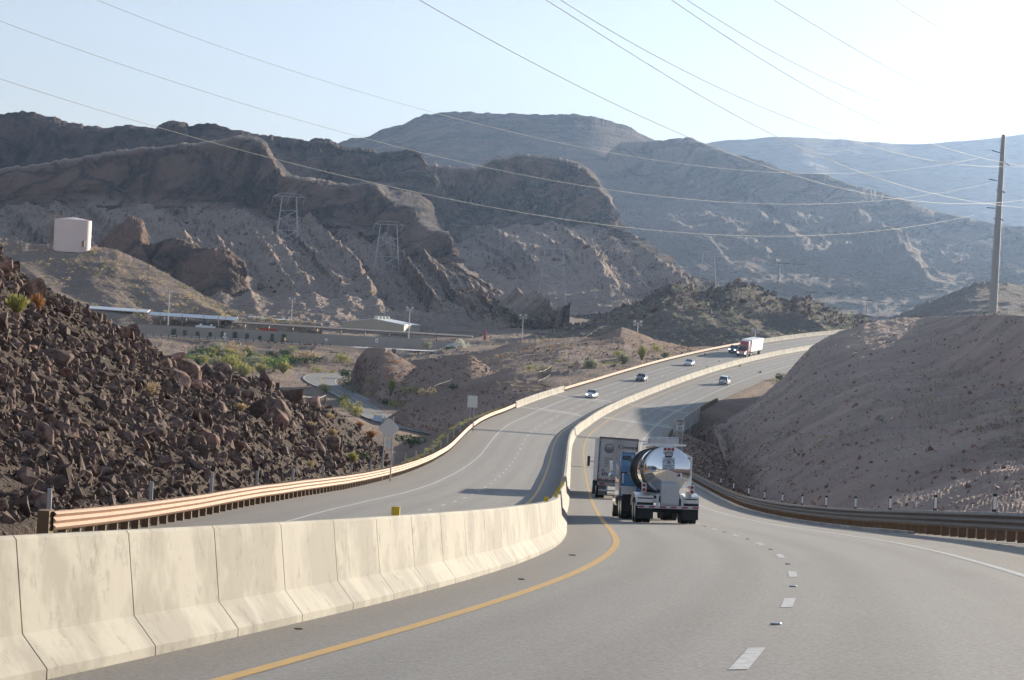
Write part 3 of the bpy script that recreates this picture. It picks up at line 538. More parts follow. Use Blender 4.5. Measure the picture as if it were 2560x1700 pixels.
T_ = np.linspace(-1.9, 10.9, 22); struct(grid_mesh('road', rd(S_[:, None], T_[None, :]), M_rdR, uv=uvgrid(S_, T_), flip=True))
T_ = np.linspace(-14.9, -1.9, 22); struct(grid_mesh('road', rd(S_[:, None], T_[None, :]), M_rdL, uv=uvgrid(S_, T_), flip=True))
def paint(name, c, wear=.35):
    m, nt, nd, b = nodemat(name); f = noise(nt, 9, 5, .7)
    nt.links.new(mixc(nt, ramp(nt, f, [(.42, 0), (.7, wear)]), c, (.2, .2, .19)), b.inputs['Base Color']); b.inputs['Roughness'].default_value = .6; MATS[name] = m; return m
M_white = paint('white_paint', (.6, .6, .58), .8); M_yellow = paint('yellow_paint', (.66, .37, .045), .6)
M_sealed = plain('concrete_patch', (.42, .41, .38), .85, var=.3, scale=1.5)
def stripe(spans, mat, name='road_marking', h=.005):
    V = []; F = []
    for s0, s1, t0, t1 in spans:
        n = max(1, int(math.ceil((s1 - s0) / 2.0))); ss = np.linspace(s0, s1, n + 1); b = len(V)
        for s in ss: V += [tuple(rd(s, t0, h)), tuple(rd(s, t1, h))]
        for i in range(n): F.append((b + 2 * i, b + 2 * i + 1, b + 2 * i + 3, b + 2 * i + 2))
    return struct(raw_obj(name, V, np.array(F), mat))
stripe([(-100, 838, -.09, .09), (-60, 838, -3.75, -3.57)], M_yellow)
stripe([(-100, 838, 7.25, 7.40), (-60, 838, -11.05, -10.9)] + [(22 + 12.21 * k, 25.05 + 12.21 * k, 3.59, 3.73) for k in range(-4, 66)] + [(20 + 12.21 * k, 23.05 + 12.21 * k, -7.38, -7.24) for k in range(-3, 66)], M_white)
# pale worn strips at the bridge joints
def skew(s, w, t0, t1, k=.0, n=12):
    V = []; F = []
    for i in range(n + 1):
        t = t0 + (t1 - t0) * i / n; j = fbm(np.array([[t * .9, s * .1, 0]]), 3)[0] * .8
        V += [tuple(rd(s + j, t, .004)), tuple(rd(s + w + j * .5, t, .004))]
        if i: b = 2 * i; F.append((b - 2, b, b + 1, b - 1))
    return V, np.array(F)
for s, w, t0, t1 in ((433, 1.6, -14, -4), (436.5, 2.0, -12, -5), (478, 1.4, -14, -5), (482, 1.6, -10, -4.2), (437, 3.0, -1.2, 9.8), (443, 1.2, 1, 9), (481, 1.5, -1, 9.5), (485, 1.2, .5, 8)):
    V, F = skew(s, w, t0, t1); struct(raw_obj('road_patch', V, F, M_sealed))
for s, t0, t1 in ((66, -1.3, .0), (131, -1.3, 1.), (214, -14, -12), (258, -13.8, -12.2)):
    V, F = skew(s, .06, t0, t1); struct(raw_obj('road_crack', V, F, plain('tar', (.02, .02, .02), .5)))
# side road and upper road
M_side = plain('old_asphalt', (.15, .152, .155), .85, var=.2, scale=.3, bmp=.1)
f_ = np.linspace(0, 1, 9)[None, :, None]
struct(grid_mesh('side_road', SL[:, None] * (1 - f_) + SR[:, None] * f_ + np.array([0, 0, .06]), M_side))
for a, w, mt in ((.02, .035, M_white), (.945, .035, M_white), (.485, .03, M_yellow)):
    g_ = np.array([a, a + w])[None, :, None]
    struct(grid_mesh('road_marking', (SL[:, None] * (1 - g_) + SR[:, None] * g_ + np.array([0, 0, .09])), mt))
ux = np.linspace(-215, -45, 60); uy = np.array([921, 926, 931.5, 937.0])
struct(grid_mesh('upper_road', np.stack(np.broadcast_arrays(ux[None, :], uy[:, None], np.full((4, 60), -11.93)), -1), M_side))

# ================================================================= BARRIERS, GUARDRAILS, POSTS, SIGNS
def concrete(name, c, sc=1.0):
    m, nt, nd, b = nodemat(name); L = nt.links; tc = nd.new('ShaderNodeTexCoord'); V = tc.outputs['Object']
    mp = nd.new('ShaderNodeMapping'); mp.inputs['Scale'].default_value = (1, 1, .25); L.new(V, mp.inputs[0])
    f1 = noise(nt, .55 * sc, 5, .6, V); f2 = noise(nt, 6 * sc, 5, .7, V); f3 = noise(nt, 1.6 * sc, 4, .65, mp.outputs[0])
    c1 = mixc(nt, ramp(nt, f1, [(.45, 0), (.55, 1)]), tuple(x * .72 for x in c), c)
    c1 = mixc(nt, ramp(nt, f3, [(.52, 0), (.75, .42)]), c1, tuple(x * .6 for x in c))
    c1 = mixc(nt, ramp(nt, f2, [(.62, 0), (.8, .5)]), c1, tuple(x * .55 for x in c))
    f4 = noise(nt, 2.6 * sc, 6, .75, V); c1 = mixc(nt, ramp(nt, f4, [(.54, 0), (.68, .55)]), c1, (.13, .12, .11))
    L.new(c1, b.inputs['Base Color']); b.inputs['Roughness'].default_value = .85; b.inputs['Specular IOR Level'].default_value = .3
    bump(nt, b, f2, .25, .01); MATS[name] = m; return m
M_conc = concrete('barrier_concrete', (.42, .395, .33)); M_conc2 = concrete('bridge_concrete', (.46, .44, .41), .6)
M_steel = plain('galvanised_steel', (.45, .46, .47), .45, .6, .2, 4); M_rust = plain('weathering_steel', (.3, .165, .09), .7, .1, .3, 2.5, spec=.4)
M_railL = plain('sunlit_rail_steel', (.4, .225, .125), .65, .0, .22, 1.4); M_railR = plain('shaded_rail_steel', (.15, .112, .085), .6, .12, .35, 1.2)  # same rail steel twice, coloured lighter as sunlit and darker as shaded
M_wood = plain('rusty_post', (.17, .1, .05), .85, var=.35, scale=3); M_tan = plain('sign_back', (.78, .75, .7), .5, .1, .06, 2)
M_black = plain('black_rubber', (.02, .02, .021), .8, var=.2, scale=8); M_refw = plain('reflector_white', (.82, .83, .84), .4, var=.04)
M_refy = plain('reflector_yellow', (.72, .5, .03), .45, var=.1); M_chain = plain('fence_wire', (.2, .17, .13), .7, .0, .15)

def loft_road(mb, stations, prof, tc, scale=None, h0=0.0):
    """sweep a (offset, height) profile along the road at offset tc"""
    rings = []
    for i, s in enumerate(stations):
        k = 1.0 if scale is None else scale[i]
        rings.append([tuple(rd(s, tc + p[0] * k, h0 + p[1])) for p in prof])
    mb.loft(rings, True, True, True)
JP = [(-.41, -.06), (-.41, .08), (-.21, .34), (-.125, 1.04), (-.10, 1.07), (.10, 1.07), (.125, 1.04), (.21, .34), (.41, .08), (.41, -.06)]
st = []; sc = []
s = -60.0
while s < 130:
    j = s + 3.05
    for a, k in ((s + .015, 1), (s + 1, 1), (s + 2, 1), (j - .014, 1), (j - .012, .86), (j + .012, .86)): st.append(a); sc.append(k)
    s = j
for a in np.arange(s + .1, 838, 2.0): st.append(a); sc.append(1)
barrier = empty('median_barrier', RP(0, -1.83), 0, 'long cream concrete barrier running between the two carriageways', 'barrier')
barrier.location = (0, 0, 0)
mb = MB(); loft_road(mb, st, JP, -1.83, sc); mb.build('barrier_wall', M_conc, barrier)
for s in (40, 72, 88, 100, 111, 121, 131, 141, 151, 161, 172, 184):
    p = RP(s, -1.83, 1.13); MB().box(p, (.115, .04, .12), -heading(s)).build('reflector', M_refy, barrier)

# thrie-beam guardrails
def thrie(side, top):
    w = []
    for i in range(13):
        f = i / 12; d = .042 * (1 - math.cos(2 * math.pi * f * 3)) / 1.0
        w.append((side * d, top - .5 * f))
    return w + [(x - side * .012, z) for x, z in reversed(w)]
def guardrail(label, s0, s1, tc, side, mat, top=.8, post=1.9, ds=2.0, nposts=90, kerb=None):
    """side = direction from the posts towards the traffic"""
    g = empty('guardrail', (0, 0, 0), 0, label, 'guardrail')
    mb = MB(); loft_road(mb, np.arange(s0, s1 + .1, ds), thrie(side, top), tc); mb.build('rail', mat, g, True, 50)
    n = int((s1 - s0) / post); rest = MB()
    for i in range(n + 1):
        s = s0 + .2 + i * post; a = -heading(s); p = RP(s, tc - side * .18)
        m = MB() if i < nposts else rest
        m.box(p + Vector((0, 0, top * .5 - .1)), (.22, .16, top + .2), a)
        if i < nposts: m.build('post', M_wood, g)
    if n >= nposts: stuff(rest.build('posts_row', M_wood, g))
    if kerb:
        mb = MB(); loft_road(mb, np.arange(kerb[0], kerb[1], 2.0), [(-.12, -.05), (-.12, .1), (.1, .1), (.14, -.05)], tc + side * .45); mb.build('kerb', M_conc2, g)
    return g
gl = guardrail('long orange-tan ribbed guardrail along the left road edge below the dark rocks', 71, 427, -14.25, 1, M_railL, nposts=92)
MB().box(RP(71.0, -14.45, .4), (.3, .55, .85), -heading(71)).build('end_block', M_wood, gl)
guardrail('orange guardrail climbing from the bridge up to the red truck on the left roadside', 493, 716, -14.3, 1, M_railL, nposts=60, ds=3)
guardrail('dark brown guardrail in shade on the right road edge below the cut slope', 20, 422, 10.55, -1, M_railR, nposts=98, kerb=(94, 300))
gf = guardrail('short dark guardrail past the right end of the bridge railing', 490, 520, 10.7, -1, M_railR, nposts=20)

# bridge
bridge = empty('overpass_bridge', (0, 0, 0), 0, 'concrete highway bridge carrying both roads over the gully', 'bridge')
WP = [(-.2, -.1), (-.2, .06), (-.12, .3), (-.1, .98), (-.07, 1.05), (.14, 1.05), (.17, 1.0), (.17, -.1)]
def parapet(s0, s1, tc, flip, drop, par=bridge, name='parapet'):
    mb = MB(); ss = np.arange(s0, s1 + .1, 2.0); prof = [(-x if flip else x, z) for x, z in WP]
    prof[-1] = (prof[-1][0], -drop); prof[0] = (prof[0][0], -drop)
    loft_road(mb, ss, prof, tc); return mb.build(name, M_conc2 if not flip else M_conc, par)
parapet(428, 492, -14.3, True, 1.3)
parapet(436, 487, 10.9, False, 1.4)
mb = MB(); loft_road(mb, np.arange(434, 485.1, 3.0), [(-14.5, -.1), (10.9, -.1), (10.6, -1.5), (-14.2, -1.5)], 0); mb.build('deck', M_conc2, bridge)
for s in (434.5, 484.5):
    a = -heading(s); mb = MB(); r0 = [RP(s - .5, -14.3, -1.4), RP(s + .5, -14.3, -1.4), RP(s + .5, 10.8, -1.4), RP(s - .5, 10.8, -1.4)]
    mb.loft([[tuple(p) for p in r0], [(p.x, p.y, -25) for p in r0]]); mb.build('abutment', M_conc2, bridge)
for t in (-12.5, -6, 0, 6, 10.2):
    p = RP(474, t, -1.4); MB().tube([p, (p.x, p.y, -25)], .55, 12).build('pier', M_conc2, bridge, True)
pw = empty('retaining_parapet', (0, 0, 0), 0, 'cream concrete wall beside the left lanes beyond the red truck', 'wall')
parapet(716, 836, -13.6, True, .2, pw, 'wall_panel')

# slim posts behind the rails
def delineator(label, s, t, refl, group):
    p = RP(s, t, -.1); o = empty('delineator_post', p, -heading(s), label, 'roadside post', group)
    MB().box((0, 0, .72), (.12, .05, 1.45), 0, .01).build('post', M_steel if not refl else M_black, o)
    if refl: MB().box((0, -.035, 1.17), (.095, .012, .38), 0).build('reflector', M_refw, o)
    return o
dl = [74, 91, 106, 121, 136, 152, 171, 187, 198, 210, 225, 240, 254, 270, 284, 300, 314, 330]
for s in dl: delineator('thin grey steel post standing just behind the orange left guardrail', s, -15.0, False, 'grey posts behind the left guardrail')
for s in (84, 97, 110, 123, 137, 151, 165, 180, 196, 214, 232, 252): delineator('black post with a white reflector strip behind the brown right guardrail', s, 11.25, True, 'reflector posts behind the right guardrail')
for i, s in enumerate((508, 520, 536, 556)): delineator('thin grey post on the left verge between the bridge and the black car', s, -15.1, False, 'grey posts beyond the bridge')

# signs
def sign(label, base, height, plate, posts, rz=0, mat=M_tan, cat='road sign', name='road_sign', extra=None, postr=.045):
    """plate: list of (x,z) outline polygons relative to the base; posts: x offsets"""
    o = empty(name, base, rz, label, cat)
    for x in posts: MB().box((x, .05, height / 2 - .3), (postr * 2, postr * 2, height + .6)).build('post', M_steel, o)
    for poly in plate: MB().prism(poly, -.03, 0, 'y').build('sign_plate', mat, o)
    return o
def dia(c, r, b=.08):
    return [(-r + b, c + b), (-r + b, c - b), (-b, c - r + b), (b, c - r + b), (r - b, c - b), (r - b, c + b), (b, c + r - b), (-b, c + r - b)]
def rect(w, z0, z1): return [(-w / 2, z0), (w / 2, z0), (w / 2, z1), (-w / 2, z1)]
b0 = P(957, 1188, 187); b1 = P(976, 1180, 187); base = (b0 + b1) / 2; k = 187 / FPX
hz0 = base.z
def zof(px, py, Y, b): return P(px, py, Y).z - b
s1 = sign('back of a large diamond warning sign on two tall posts behind the left guardrail', base, zof(975, 1041, 187, hz0), [dia(zof(975, 1071, 187, hz0), 27.5 * k), rect(16 * k, zof(970, 1120, 187, hz0), zof(970, 1098, 187, hz0))], (-.3, .26))
b0 = P(1178, 1066, 340); k = 340 / FPX
sign('tan rectangular sign back on two posts where the left road bends', b0, zof(1180, 987, 340, b0.z), [rect(25 * k, zof(1180, 1019, 340, b0.z), zof(1180, 989, 340, b0.z))], (-.23, .23))
b0 = P(1439, 962, 528); k = 528 / FPX
sign('small diamond sign back on a single post beyond the bridge at left', b0, zof(1443, 901, 528, b0.z), [dia(zof(1442, 912, 528, b0.z), 11 * k, .05)], (0,), mat=plain('pinkish_back', (.42, .32, .27), .5, .2))
b0 = P(1698, 1118, 300); k = 300 / FPX; hz_ = b0.z
s4 = sign('white speed limit 55 sign on two thin posts right of the tank truck', b0, zof(1700, 1049, 300, hz_), [], (-.3, .28), name='speed_limit_sign')
M_sw = plain('sign_white', (.7, .68, .66), .5, var=.05); M_ink = plain('sign_black', (.03, .03, .032), .5)
zc = zof(1700, 1063.5, 300, hz_); hw, hh = 11.3 * k, 14.6 * k
pl = MB().box((0, -.03, zc), (2 * hw, .03, 2 * hh)).build('sign_plate', M_sw, s4)
mb = MB()
for x0, z0, w, h in ((0, hh - .06, 2 * hw - .08, .035), (0, -hh + .06, 2 * hw - .08, .035), (-hw + .05, 0, .035, 2 * hh - .1), (hw - .05, 0, .035, 2 * hh - .1)): mb.box((x0, -.05, zc + z0), (w, .012, h))
mb.build('border', M_ink, pl)
TX = Matrix.Rotation(R(90), 4, 'X')
for tx, sz, z in (('SPEED', .27, .42), ('LIMIT', .27, .13), ('55', .5, -.32)): text('lettering', tx, sz, Matrix.Translation((0, -.05, zc + z)) @ TX, M_ink, pl, bold=.012)
# side-road signs
b0 = P(943, 1072, 528); k = 528 / FPX
so = sign('pale blue rectangular sign facing the lower side road, near the diamond sign', b0, zof(944, 1037, 528, b0.z), [], (-.72, .72), postr=.04)
MB().box((0, -.03, zof(944, 1045, 528, b0.z)), (21 * k, .03, 12 * k)).build('sign_plate', plain('sign_pale_blue', (.55, .66, .82), .5, var=.05), so)
mb = MB(); zz_ = zof(944, 1045, 528, b0.z)
for dz in (-6.3, 6.3): mb.box((0, -.02, zz_ + dz * k), (24 * k, .06, .07))
mb.build('frame', M_refw, so)
b0 = P(747, 964, 700); k = 700 / FPX
sign('narrow white marker sign at the outer bend of the side road', b0, zof(749, 926, 700, b0.z), [rect(6 * k, zof(749, 944, 700, b0.z), zof(749, 926, 700, b0.z))], (0,), mat=M_refw)
b0 = P(770, 934, 812); k = 812 / FPX
sign('tan diamond sign standing above the side road bend', b0, zof(771, 910, 812, b0.z), [dia(zof(771, 916, 812, b0.z), 7.2 * k, .03)], (0,), mat=plain('amber_back', (.5, .36, .2), .5))
b0 = P(712, 866, 918); k = 918 / FPX
o = sign('narrow yellow diamond sign edge-on beside the upper road', b0, zof(713, 842, 918, b0.z), [dia(zof(713, 848, 918, b0.z), 5.5 * k, .03)], (0,), rz=R(62), mat=plain('sign_yellow', (.72, .55, .12), .5))
b0 = P(815, 861, 944); k = 944 / FPX; zc = zof(815, 849, 944, b0.z)
sign('small round pale sign in front of the block wall', b0, zc, [[(3.6 * k * math.cos(i * math.pi / 8), zc + 3.6 * k * math.sin(i * math.pi / 8)) for i in range(16)]], (0,), mat=M_refw)
b0 = P(941, 867, 944); k = 944 / FPX
o = sign('square white sign with a dark symbol in front of the block wall', b0, zof(945, 852, 944, b0.z), [rect(7 * k, zof(945, 856, 944, b0.z), zof(945, 847, 944, b0.z))], (0,), mat=M_refw)
MB().box((0, -.06, zof(945, 852, 944, b0.z)), (3.4 * k, .03, 3 * k)).build('symbol', M_ink, o)
b0 = P(561, 851, 935); k = 935 / FPX
o = sign('white notice board on a post between the wall shrubs', b0, zof(561, 831, 935, b0.z), [rect(10 * k, zof(561, 848, 935, b0.z), zof(561, 841, 935, b0.z)), rect(5.5 * k, zof(561, 839, 935, b0.z), zof(561, 831, 935, b0.z))], (0,), mat=M_refw, cat='notice board', name='notice_board')

# raised lane markers between the dashes
for i in range(-1, 9):
    s = 22 + 12.21 * i + 7.6; p = RP(s, 3.66, .012)
    o = MB().box(p, (.11, .10, .022), -heading(s), .008).build('lane_marker', M_steel, None)
    tag(o, 'flat raised marker stuck on the road between the white dashes', 'road marker', 'raised markers along the lane line')
# litter and grit on the inner shoulder
for i, (s, t, sz, lb) in enumerate(((29.5, -1.05, .16, 'small pale scrap of litter at the foot of the concrete barrier'), (45, -.55, .2, 'dark strip of tyre rubber on the shoulder inside the yellow line'), (60, -.7, .3, 'pale bit of debris on the shoulder near the barrier bend'))):
    p = RP(s, t, .02); mb = MB(); mb.sphere(p, sz * .3, 7, 5, (1, .4, .2)); o = mb.build('road_debris', [M_wood, M_black, M_conc2][i], None); tag(o, lb, 'debris')

# ================================================================= VEHICLES
def place(o, s, t, yaw=0.0, h=0.0, back=False):
    """stand a vehicle (forward = +y) on the road"""
    th = heading(s) + yaw; a = rd(s - 1, t); b_ = rd(s + 1, t); f = Vector(b_ - a).normalized()
    fy = Vector((math.sin(th), math.cos(th), 0)); fy.z = f.z; fy.normalize()
    rr = Vector((math.cos(heading(s)), -math.sin(heading(s)), -bank(s))); up = rr.cross(Vector(f)).normalized()
    if back: fy = -fy
    rx = fy.cross(up).normalized(); up = rx.cross(fy).normalized()
    M = Matrix((rx, fy, up)).transposed().to_4x4(); M.translation = RP(s, t, h + .008); o.matrix_world = M
def carpaint(name, c, rough=.3): return plain(name, c, rough, 0.0, .04, 1.0, spec=.5, coat=.6)
M_glass = plain('dark_glass', (.02, .025, .032), .08, 0, .1, 1, spec=.8); M_tyre = M_black; M_rim = plain('wheel_rim', (.5, .5, .52), .3, .8, .1)
M_red = plain('red_lens', (.32, .015, .02), .3, 0, .15, 20); M_wpaint = carpaint('white_car_paint', (.8, .81, .82)); M_trim = plain('dark_trim', (.03, .03, .033), .6)
M_hl = emis('headlamp_lit', (1, .97, .9), 2.2); M_hlb = emis('headlamp_blue', (.45, .7, 1.0), 3.0); M_hlo = plain('headlamp_glass', (.7, .72, .75), .15); M_amber = emis('amber_lamp', (1, .5, .08), 1.6)
M_plate = plain('number_plate', (.55, .58, .62), .5)
def wheel(par, x, y, r, w, dual=False):
    o = MB().disc_y((x, y, r), r, w, 22).build('wheel', M_tyre, par, True)
    MB().disc_y((x + (w * .32 if x > 0 else -w * .32), y, r), r * .62, w * .45, 14).build('rim', M_rim, o, True); return o
def car(name, label, cat, paint_m, L, Wd, H, kind='sedan', lamp=None, group=None):
    o = empty(name, (0, 0, 0), 0, label, cat, group); h = Wd / 2
    hood, cowl, deck, gc = {'sedan': (.72, .95, 1.0, .38), 'suv': (1.0, 1.1, 1.12, .38), 'pickup': (1.15, 1.28, 1.2, .4)}[kind]
    ys = [-L / 2, -L / 2 + .12, -L / 2 + .5, -L * .22, 0, L * .2, L * .3, L / 2 - .35, L / 2 - .06, L / 2]
    tp = [deck * .8, deck * .97, deck, deck, cowl, cowl, cowl * .98, hood, hood * .9, hood * .72]; wd = [.9, .96, 1, 1, 1, 1, 1, .97, .9, .82]
    rings = []
    for y, z, k in zip(ys, tp, wd):
        a = h * k; rings.append([(-a * .92, y, .22), (-a, y, .36), (-a, y, z * .72), (-a * .93, y, z * .93), (-a * .8, y, z), (a * .8, y, z), (a * .93, y, z * .93), (a, y, z * .72), (a, y, .36), (a * .92, y, .22)])
    MB().loft(rings, True, True, True).build('body', paint_m, o, True, 40)
    if kind == 'sedan': gy = [(-L * .40, deck), (-L * .24, H - .03), (L * .03, H - .01), (L * .22, cowl)]
    elif kind == 'suv': gy = [(-L * .485, deck), (-L * .43, H - .05), (L * .05, H), (L * .22, cowl)]
    else: gy = [(-L * .1, deck), (-L * .07, H - .03), (L * .1, H), (L * .24, cowl)]
    b = [(y, z) for y, z in gy]; rg = []
    for i, (y, z) in enumerate(b):
        zz = z - .02; w0 = h * .93; w1 = h * .76 if i in (1, 2) else h * .86
        zb = (deck if i < 2 else cowl) - .05
        rg.append([(-w0, y, zb), (-w1, y, max(zz, zb + .01)), (w1, y, max(zz, zb + .01)), (w0, y, zb)])
    MB().loft(rg, True, True, True).build('window', M_glass, o, True, 30)
    MB().loft([[(-h * .74, b[1][0], b[1][1] - .03), (-h * .66, b[1][0] + .1, b[1][1] + .02), (h * .66, b[1][0] + .1, b[1][1] + .02), (h * .74, b[1][0], b[1][1] - .03)],
               [(-h * .74, b[2][0], b[2][1] - .03), (-h * .66, b[2][0] - .1, b[2][1] + .02), (h * .66, b[2][0] - .1, b[2][1] + .02), (h * .74, b[2][0], b[2][1] - .03)]]).build('roof', paint_m, o, True, 40)
    for sx in (-1, 1):
        for (y0, z0), (y1, z1) in ((b[0], b[1]), (b[2], b[3])):
            MB().tube([(sx * h * .9, y0, z0 - .02), (sx * h * .76, y1, z1)] if z1 > z0 else [(sx * h * .76, y0, z0), (sx * h * .9, y1, z1 - .02)], .05, 5).build('pillar', paint_m, o)
        ym = b[1][0] * .45 + b[2][0] * .55; MB().tube([(sx * h * .95, ym, cowl - .03), (sx * h * .78, ym, H - .05)], .045, 5).build('pillar', paint_m, o)
        r = .33 if kind == 'sedan' else .38
        for y in (-L * .3, L * .31): wheel(o, sx * (h - .1), y, r, .22)
        MB().box((sx * h * .68, L / 2 - .06, hood * .82), (h * .42, .16, .16), 0, .04).build('headlight', lamp or M_hlo, o, True)
        MB().box((sx * h * .78, -L / 2 + .05, deck * .84), (h * .26, .14, .2 if kind == 'sedan' else .42), 0, .04).build('taillight', M_red, o, True)
        MB().box((sx * (h + .08), L * .16, cowl + .06), (.2, .12, .14), 0, .03).build('mirror', paint_m, o, True)
    MB().box((0, L / 2 + .0, .42), (Wd * .84, .12, .2), 0, .04).build('bumper', paint_m if kind != 'pickup' else M_trim, o, True)
    MB().box((0, L / 2 - .01, hood * .68), (Wd * .42, .08, .16), 0, .02).build('grille', M_trim, o)
    MB().box((0, L / 2 + .07, .45), (.32, .02, .14)).build('number_plate', M_plate, o)
    MB().box((0, -L / 2 - .0, .42), (Wd * .86, .12, .24), 0, .04).build('bumper', M_trim if kind == 'suv' else paint_m, o, True)
    MB().box((0, -L / 2 - .03, deck * .72), (.32, .03, .15)).build('number_plate', M_trim if kind == 'suv' else M_plate, o)
    return o
c = car('sedan', 'white sedan with lit headlights driving over the bridge towards the camera', 'car', M_wpaint, 4.6, 1.8, 1.44, 'sedan', M_hl); place(c, 486, -8.35, 0, 0, True)
c = car('sedan', 'black-fronted sedan with an amber lamp following the nearest oncoming white car', 'car', carpaint('black_car_paint', (.025, .03, .045)), 4.7, 1.82, 1.46, 'sedan'); place(c, 549, -8.2, 0, 0, True)
MB().box((-.62, 2.36, .42), (.16, .05, .1)).build('fog_lamp', M_amber, c)
c = car('sedan', 'white sedan just below the red truck with its lamps off', 'car', carpaint('pearl_car_paint', (.74, .76, .79)), 4.6, 1.8, 1.44, 'sedan'); place(c, 613, -8.55, 0, 0, True)
c = car('pickup', 'dark blue pickup with bluish lit headlights beside the red truck', 'pickup truck', carpaint('dark_blue_paint', (.03, .045, .07)), 5.6, 2.0, 1.9, 'pickup', M_hlb); place(c, 676, -9.6, 0, 0, True)
MB().box((0, -1.9, 1.35), (1.8, 1.7, .5), 0, .1).build('canopy', MATS['dark_blue_paint'], c)
c = car('suv', 'white SUV seen from behind, driving away in the right lanes beyond the bridge', 'car', M_wpaint, 4.8, 1.92, 1.78, 'suv'); place(c, 569, 5.95)

# red tractor with a white box trailer, coming towards the camera
M_redp = carpaint('red_truck_paint', (.33, .03, .035)); M_box = plain('white_trailer_skin', (.8, .8, .79), .5, 0, .05, .5); M_chr = plain('chrome', (.8, .81, .83), .12, 1.0, .05)
rt = empty('semi_truck', (0, 0, 0), 0, 'red semi truck pulling a tall white box trailer towards the camera', 'truck')
MB().box((0, -10.4, 2.62), (2.6, 15.6, 2.9), 0, .04).build('trailer_box', M_box, rt)
MB().loft([[(-1.2, -2.0, 1.0), (1.2, -2.0, 1.0), (1.2, -2.0, 2.7), (1.0, -2.0, 3.95), (-1.0, -2.0, 3.95), (-1.2, -2.0, 2.7)], [(-1.2, .2, 1.0), (1.2, .2, 1.0), (1.2, .2, 2.7), (1.0, .0, 3.8), (-1.0, .0, 3.8), (-1.2, .2, 2.7)], [(-1.15, 1.1, 1.0), (1.15, 1.1, 1.0), (1.1, .75, 2.7), (.85, .7, 2.85), (-.85, .7, 2.85), (-1.1, .75, 2.7)]]).build('cab', M_redp, rt, True, 40)
MB().loft([[(-1.12, .9, .75), (1.12, .9, .75), (1.08, .9, 1.75), (-1.08, .9, 1.75)], [(-1.05, 2.6, .7), (1.05, 2.6, .7), (.75, 2.6, 1.5), (-.75, 2.6, 1.5)]]).build('hood', M_redp, rt, True, 30)
MB().loft([[(-1.0, 1.13, 1.8), (1.0, 1.13, 1.8), (.98, .86, 2.55), (-.98, .86, 2.55)], [(-1.0, 1.17, 1.8), (1.0, 1.17, 1.8), (.98, .9, 2.55), (-.98, .9, 2.55)]]).build('windscreen', M_glass, rt)
MB().box((0, 2.62, 1.05), (1.05, .08, .75), 0, .03).build('grille', M_chr, rt); MB().box((0, 2.65, .5), (2.3, .2, .36), 0, .06).build('bumper', M_trim, rt)
MB().box((0, .72, 2.75), (2.1, .3, .08)).build('visor', M_chr, rt)
text('lettering', 'C. R. ENG', .3, Matrix.Translation((0, .32, 3.3)) @ Matrix.Rotation(R(180), 4, 'Z') @ Matrix.Rotation(R(62), 4, 'X'), M_wpaint, rt)
for sx in (-1, 1):
    MB().box((sx * .88, 2.55, 1.0), (.3, .2, .24), 0, .05).build('headlight', M_hl, rt, True)
    MB().box((sx * 1.35, 1.0, 2.25), (.1, .12, .7), 0, .03).build('mirror', M_trim, rt)
    MB().tube([(sx * 1.0, -2.1, 1), (sx * 1.0, -2.1, 3.9)], .08, 8).build('exhaust_pipe', M_chr, rt, True)
    wheel(rt, sx * 1.05, 1.6, .5, .3)
    for y in (-3.0, -4.3, -15.6, -16.9): wheel(rt, sx * 1.0, y, .5, .55)
    MB().box((sx * 1.1, -.6, .75), (.5, 1.6, .5), 0, .15).build('fuel_tank', M_chr, rt, True)
MB().box((0, -6, 1.0), (.9, 14, .3)).build('chassis', M_trim, rt)
place(rt, 668, -5.75, 0, 0, True)

